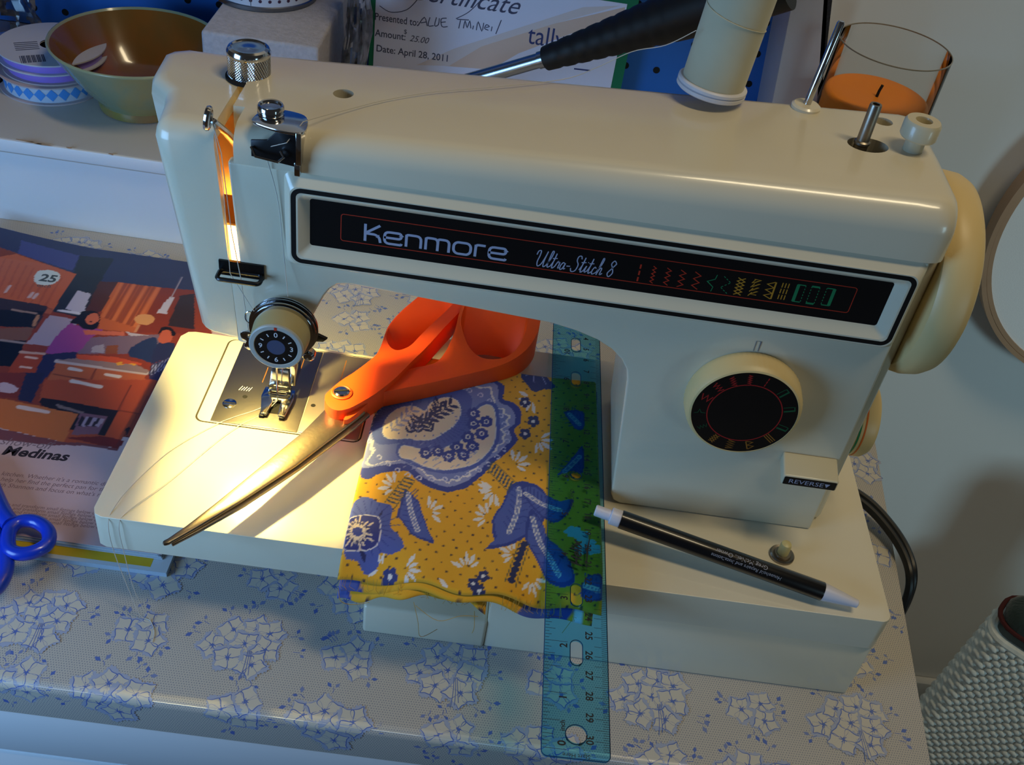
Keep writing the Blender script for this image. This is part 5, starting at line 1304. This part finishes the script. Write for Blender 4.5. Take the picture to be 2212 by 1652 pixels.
# --- crumpled clear bags
bag_m = clear_mat('crinkled_clear_plastic', (0.80, 0.79, 0.80), rough=0.2, ior=1.5)
def crumple(name, label, cx, cy, z0, wx, wy, h, seed):
    r_ = random.Random(seed); m = MB(); nx, nz = 36, 28
    ph = [r_.uniform(0,6) for _ in range(8)]
    secs = []
    for j in range(nz+1):
        t = j/nz; row = []
        for i in range(nx):
            a = 2*math.pi*i/nx; k = 1+0.16*math.sin(3*a+ph[0]+5*t)+0.12*math.sin(7*a+ph[1]-7*t)+0.06*math.sin(13*a+ph[2]+11*t)+r_.uniform(-.05,.05)
            sh = math.sin(math.pi*min(1,0.12+0.88*(1-t)**0.6)*0.5)
            row.append((cx+wx*k*sh*math.cos(a)+0.3*math.sin(4*t+ph[3]), cy+wy*k*sh*math.sin(a), z0+h*t))
        secs.append(row)
    m.loft(secs)
    o = obj(name, m, bag_m, None, smooth=25); tag(o, label, 'plastic bag'); return o
crumple('plastic_bag', 'crumpled clear plastic bag in top left corner of shelf', -23.0, 44.4, SZ+0.02, 2.6, 2.4, 8.5, 4)
crumple('plastic_bag', 'clear plastic bag standing between foam block and gift certificate', 4.6, 40.6, SZ+0.02, 0.85, 3.4, 11.5, 9)
# --- foam block and tin
BT = 14.5
q = on_z(433,66,BT); q2 = on_z(690,101,BT)
fb = obj('foam_block', MB().box(q.x, q2.x, q.y, 47.6, SZ, BT), mat('speckled_white_foam',(176,174,180),rough=0.85,bump=0.6,bscale=500,var=0.1,vscale=300), None, bevel=0.22, seg=3)
tag(fb, 'speckled white foam block carrying perforated tin on shelf', 'block')
tn = thing('perforated_tin', 'white round tin with rows of dark dots on foam block', 'tin', (-2.45, 43.4, BT))
tw = mat('white_tin_paint',(206,210,222),rough=0.35)
obj('tin_body', MB().lathe([(3.6,BT+0.3),(3.78,BT+0.35),(3.78,BT+7)], (-2.45,43.4,0), n=64, close=False), tw, tn)
obj('tin_base', MB().lathe([(3.7,BT),(3.86,BT+0.05),(3.86,BT+0.3),(3.78,BT+0.36)], (-2.45,43.4,0), n=64), mat('brushed_tin',(130,134,140),rough=0.3,metal=1), tn)
def twarp(x, y, h): a = x/3.79; return Vector((-2.45+(3.785+h)*math.cos(a), 43.4+(3.785+h)*math.sin(a), y))
d = Decal((0,0,0),(1,0,0),(0,1,0),0.004,twarp); dd_ = mat('dark_red_hole',(70,40,60),rough=0.8)
for r__ in range(6):
    for k in range(36): d.poly(circ(k*3.79*2*math.pi/36+(0.33 if r__%2 else 0), BT+0.75+r__*0.75, 0.12, 10), dd_)
d.done('tin_holes', tn, kind='stuff')
m = MB().box(-2.46,-2.42,39.6,39.62,BT+0.3,BT+7); obj('tin_seam', m, mat('brushed_tin',(130,134,140)), tn, smooth=0)
# --- gift certificate
CY = 47.0
def cp(px, py): p = on_y(px, py, CY); return p.x, p.z
xl_, zl_ = cp(801,112); xl0 = cp(797,5)[0]; gx0 = (xl_+xl0)/2; gx1 = (cp(1374,5)[0]+cp(1352,165)[0])/2
gc = thing('gift_certificate', 'white gift certificate with green border standing against blue pegboard', 'certificate', (14, CY, SZ))
obj('green_backing', MB().box(gx0, gx1, CY+0.02, CY+0.1, SZ, 18.6), mat('green_card',(0,112,72),rough=0.6), gc, smooth=0)
ix0 = (cp(811,110)[0]+cp(808,5)[0])/2; ix1 = (cp(1350,8)[0]+cp(1328,170)[0])/2; iz1 = cp(1350,8)[1]
obj('certificate_paper', MB().box(ix0, ix1, CY-0.03, CY+0.02, SZ+0.6, iz1), mat('certificate_paper',(232,224,240),rough=0.55), gc, smooth=0)
d = Decal((0,CY-0.03,0),(1,0,0),(0,0,1),0.004)
peach = mat('peach_print',(226,190,172),rough=0.55); peach2 = mat('pale_peach_print',(226,206,204),rough=0.55); navy = mat('navy_print',(48,56,110),rough=0.6); inkg = mat('grey_print',(72,70,96),rough=0.6)
d.poly([cp(*q) for q in ((960,142),(1040,100),(1200,50),(1350,15),(1348,60),(1240,70),(1120,115),(1060,150))], peach, 0)
d.poly([cp(*q) for q in ((900,140),(980,105),(1120,60),(1260,15),(1340,12),(1200,50),(1040,100),(970,142))], peach2, 0)
sl = math.atan2(cp(960,128)[1]-cp(812,107)[1], cp(960,128)[0]-cp(812,107)[0])
def ct(body, px, py, size, m_, **k): x, z = cp(px, py); d.text(body, size, x, z, m_, 1, ang=sl*0.25, **k)
ct('Presented to:', 809, 42, 0.80, inkg, bold=0.008, xs=0.78); ct('Amount:', 810, 77, 0.80, inkg, bold=0.008, xs=0.85); ct('Date: April 28, 2011', 812, 110, 0.78, inkg, bold=0.01, xs=0.9)
ct('$', 872, 72, 0.5, inkg); ct('25.00', 884, 88, 0.7, inkg, shear=0.35, xs=0.95); ct('tally', 1138, 93, 2.15, navy, xs=0.82); ct('Certificate', 880, -4, 2.0, inkg, shear=0.45, xs=0.98)
hand = [[(912,54),(926,36),(932,55)],[(918,48),(931,46)],[(938,36),(934,54),(946,54)],[(952,36),(948,54),(956,52),(958,38)],[(974,38),(962,40),(964,56),(976,56)],[(962,47),(972,46)],
        [(996,40),(1022,42)],[(1004,42),(1000,60)],[(1010,60),(1014,44),(1018,58),(1024,44),(1026,60)],[(1030,62),(1032,54)],[(1038,64),(1042,46),(1050,66),(1054,48)],[(1058,58),(1066,56),(1060,52),(1056,60),(1064,64)],[(1070,66),(1072,56)],[(1080,72),(1092,42)]]
for s_ in hand: d.stroke(smooth_pts([(lambda q:(q[0]-0.25,q[1]))(cp(px-2,py+2)) for px, py in s_],3), 0.07, inkg, 1)
d.stroke(smooth_pts([cp(*q) for q in ((820,12),(845,26),(880,20),(905,-5))],5),0.06,inkg,1); d.stroke(smooth_pts([cp(*q) for q in ((985,40),(1012,26),(1035,4),(1045,-10))],5),0.06,inkg,1)
d.stroke([cp(1240,148),cp(1275,152)],0.12,navy,1)
d.done('certificate_print', gc)
# --- black gripped tool leaning to the upper right
T0 = on_y(1090,152,38.5); T1 = on_y(1180,126,38.0); T2 = on_y(1475,42,35.2); T3 = on_y(1700,-45,33.5)
dv = (T1-T0).normalized(); kn = T0 - dv*5.0; low = Vector((kn.x-1.2, kn.y, SZ))
to = thing('hand_tool', 'black rubber gripped tool with bright metal shank leaning behind sewing machine', 'tool', (low.x, low.y, SZ))
obj('shank', MB().tube(smooth_pts([tuple(low), (low.x,low.y,SZ+2.2), (low.x+0.25,low.y,SZ+3.6), tuple(kn), tuple(T0), tuple(T1)], 6), 0.52, 20), mat('bright_shank',(170,176,186),rough=0.25,metal=1), to, smooth=60)
nr = 60; pts = [T1 + (T3-T1)*(i/nr) for i in range(nr+1)]
obj('grip', MB().tube([T1+(T1-T3).normalized()*0.05]+pts, [0.62]+[0.84+1.0*min(1,i/nr*1.35)-(0.07 if i % 4 == 0 and 3 < i < 34 else 0) for i in range(nr+1)], 28), mat('black_rubber_grip',(8,8,9),rough=0.55), to, smooth=60)
obj('ferrule', MB().tube([T1-dv*0.55, T1+dv*0.1], 0.6, 20), mat('bright_shank',(170,176,186)), to)
# --- candle in glass jar
JC = (42.7, 41.6)
js = thing('glass_jar', 'clear straight glass jar around orange candle on shelf by wall', 'jar', (JC[0], JC[1], SZ))
zr = on_y(1935,97,JC[1]).z
gl_m = clear_mat('jar_glass', (0.955,0.94,0.915), rough=0.02, ior=1.16)
obj('glass_wall', MB().lathe([(0,SZ),(3.98,SZ),(4.0,SZ+0.3),(4.0,zr-0.1)], (JC[0],JC[1],0), n=72, close=False), gl_m, js, smooth=60)
obj('glass_rim', MB().ring([(JC[0]+3.98*math.cos(a),JC[1]+3.98*math.sin(a),zr-0.08) for a in np.linspace(0,2*math.pi,73)[:-1]],0.05,8), mat('smoky_glass_rim',(128,118,100),rough=0.1,coat=0.5), js)
zc = on_y(1900,205,JC[1]).z
cd = thing('candle', 'orange wax candle with black wick inside glass jar', 'candle', (JC[0], JC[1], SZ+0.05))
wax = mat('orange_wax',(240,138,20),rough=0.5,sub=0.3)
obj('wax_body', MB().lathe([(0,SZ+0.05),(3.7,SZ+0.05),(3.78,SZ+0.3),(3.78,zc-0.35),(3.7,zc-0.1),(3.45,zc),(2.5,zc-0.02),(1.2,zc-0.12),(0,zc-0.16)], (JC[0],JC[1],0), n=64, close=False), wax, cd, smooth=60)
obj('wick', MB().tube([(JC[0],JC[1],zc-0.2),(JC[0]+0.03,JC[1],zc+0.3),(JC[0]+0.12,JC[1],zc+0.75)],0.11,8), mat('burnt_wick',(20,16,14),rough=0.9), cd)

# ============================================================ EMBROIDERY HOOP hanging on the wall
HOX, HOZ, HR, HY = 74.1, 2.5, 15.6, 48.3
hp = thing('embroidery_hoop', 'round wooden embroidery hoop with white fabric hanging on right wall', 'hoop', (HOX, HY, HOZ))
wood = mat('pale_hoop_wood',(176,142,112),rough=0.5,var=0.1,vscale=20)
def hring(r0, r1, a, b): return MB().lathe([(r0,a),(r1,a),(r1,b),(r0,b),(r0,a)], (HOX,HY,HOZ), '-y', n=120, close=False)
obj('outer_ring', hring(HR-0.42,HR,-0.5,0.9), wood, hp); obj('inner_ring', hring(HR-0.85,HR-0.45,-0.5,0.85), wood, hp)
obj('stretched_fabric', MB().lathe([(HR-0.84,0.5),(HR-0.84,0.6)], (HOX,HY,HOZ), '-y', n=120), mat('white_hoop_cloth',(238,240,242),rough=0.9,bump=0.2,bscale=900), hp)
m = MB().box(HOX-0.6,HOX+0.6,HY-0.6,HY+0.3,HOZ+HR,HOZ+HR+0.9); obj('screw_clamp', m, chrome, hp, bevel=0.05)
m = MB().tube([(HOX,HY-0.3,HOZ+HR+1.0),(HOX,WY,HOZ+HR+1.1)],0.12,8); obj('wall_nail', m, steel, hp)

# ============================================================ WOVEN BASKET on the floor by the wall
KT = -40.2; RS = 0.74                        # rim height, row spacing
E1, E2 = Vector((0.78,-0.63)), Vector((0.63,0.78))
KP = Vector((72.9, 38.4)); KW, KD = 13.0, 2.9
KX, KY = KP + E1*KW + E2*KD
bas = thing('woven_basket', 'white woven basket standing on floor to right of desk', 'basket', (KX, KY, FLZ))
strand_m = mat('white_woven_strand',(226,228,222),rough=0.8,var=0.08,vscale=120,bump=0.3,bscale=300)
def kring(hw, hd, r, n=9):
    """rounded rectangle in plan, returns dense (x, y, running length)"""
    p = [E1*a + E2*b for a, b in rrect(-hw, hw, -hd, hd, r, n)]; out = []
    for i in range(len(p)):
        a, b = p[i], p[(i+1) % len(p)]; k = max(1, int((b-a).length/0.22))
        for q in range(k): out.append(a+(b-a)*(q/k))
    return out
def wrow(ph, z):
    R0 = kring(KW, KD, 2.0); N = len(R0); o = []
    for i, p in enumerate(R0):
        t = (R0[(i+1) % N]-R0[i-1]); nn = Vector((t.y, -t.x)).normalized(); w_ = math.cos(2*math.pi*i/N*round(N/4.5)+ph)
        o.append((KX+p.x+nn.x*0.2*w_, KY+p.y+nn.y*0.2*w_, z+0.1*math.sin(2*math.pi*i/N*round(N/4.5)+ph+1.5)))
    return MB().ring(o, 0.43, 6)
rowo = [obj('weave_row', wrow(0, KT), strand_m, bas, smooth=60), obj('weave_row', wrow(math.pi, KT-RS), strand_m, bas, smooth=60)]
flare = lambda k: 1 + 0.0035*k
NR = int((KT-FLZ)/RS)
for k in range(1, NR):
    c = rowo[k % 2] if k == 1 else rowo[k % 2].copy()
    if k > 1: C.objects.link(c); c.parent = bas; c.location.z = -(k-(k % 2))*RS*S
    c.scale = (flare(k), flare(k), 1)
m = MB(); m.loft([[(KX+p.x*s_*.97,KY+p.y*s_*.97,z) for p in kring(KW,KD,2.0)[::3]] for z, s_ in ((FLZ,flare(NR)),(KT,1.0))]); obj('inner_lining', m, mat('basket_lining',(150,146,136),rough=0.9), bas)
obj('rim_band', MB().ring([(KX+p.x*.99,KY+p.y*.99,KT+0.6) for p in kring(KW,KD,2.0)[::2]],0.5,8), strand_m, bas)
# dark green bundle with a red stripe lying on the top
m = MB(); secs = []; r_ = random.Random(5)
for j in range(11):
    t = -math.pi/2+math.pi*j/10; q_ = max(0.02, math.cos(t))**0.4
    secs.append([(KX+p.x*(0.3+.68*q_)*(1+r_.uniform(-.012,.012)), KY+p.y*(0.3+.68*q_)*(1+r_.uniform(-.012,.012)), KT+2.75+1.5*math.sin(t)+0.15*math.sin(i*.21)) for i, p in enumerate(kring(KW,KD,2.4)[::2])])
m.loft(secs)
bun = thing('knitted_bundle', 'dark green knitted bundle with red stripe resting on white basket', 'knitwear', (KX, KY, KT))
obj('knit_body', m, mat('dark_green_knit',(26,44,42),rough=0.95,bump=1.0,bscale=250,sheen=0.3), bun, smooth=60)
obj('red_stripe', MB().ring([(KX+p.x*1.0,KY+p.y*1.0,KT+2.45+0.08*math.sin(i*.2)) for i, p in enumerate(kring(KW,KD,2.4)[::2])],0.27,8), mat('dark_red_knit',(72,20,18),rough=0.9), bun)

# added roll, out of view in the basket, there to cast the wall shadow
m = MB(); c_ = Vector((KX,KY)) + E1*1.0
sec = lambda z, s_: [(c_.x+p.x*s_, c_.y+p.y*s_, z) for p in kring(8.6,2.3,2.0)[::2]]
m.loft([sec(KT+1.8,1.0), sec(KT+8,1.02), sec(KT+14,1.0), sec(KT+16,0.93), sec(KT+16.6,0.75)])
tw_ = obj('shadow_roll', m, mat('shadow_roll_cloth',(206,204,198),rough=0.95,bump=0.8,bscale=300), None, smooth=50); tag(tw_, 'added unseen roll in basket, casting shadow on wall', 'shadow caster')

# ============================================================ POWER CORD
pc = thing('power_cord', 'black twin power cord curving from machine over desk edge', 'cord', (41, 12, 0))
rub = mat('black_cord_rubber',(14,14,16),rough=0.4)
cp_ = [(37.9,13.9,1.6),(39.4,13.7,1.5),(41.0,12.9,1.2),(42.2,11.5,0.85),(42.85,10.0,0.6),(43.15,8.8,0.1),(43.3,8.2,-1.2),(43.35,8.0,-4),(43.6,8.2,-14),(44.2,9.5,-40),(44.4,9.8,FLZ+0.3)]
q = smooth_pts(cp_, 8)
for s_ in (-1, 1): obj('conductor', MB().tube([(x+0.14*s_, y+0.2*s_, z) for x, y, z in q], 0.25, 10), rub, pc)
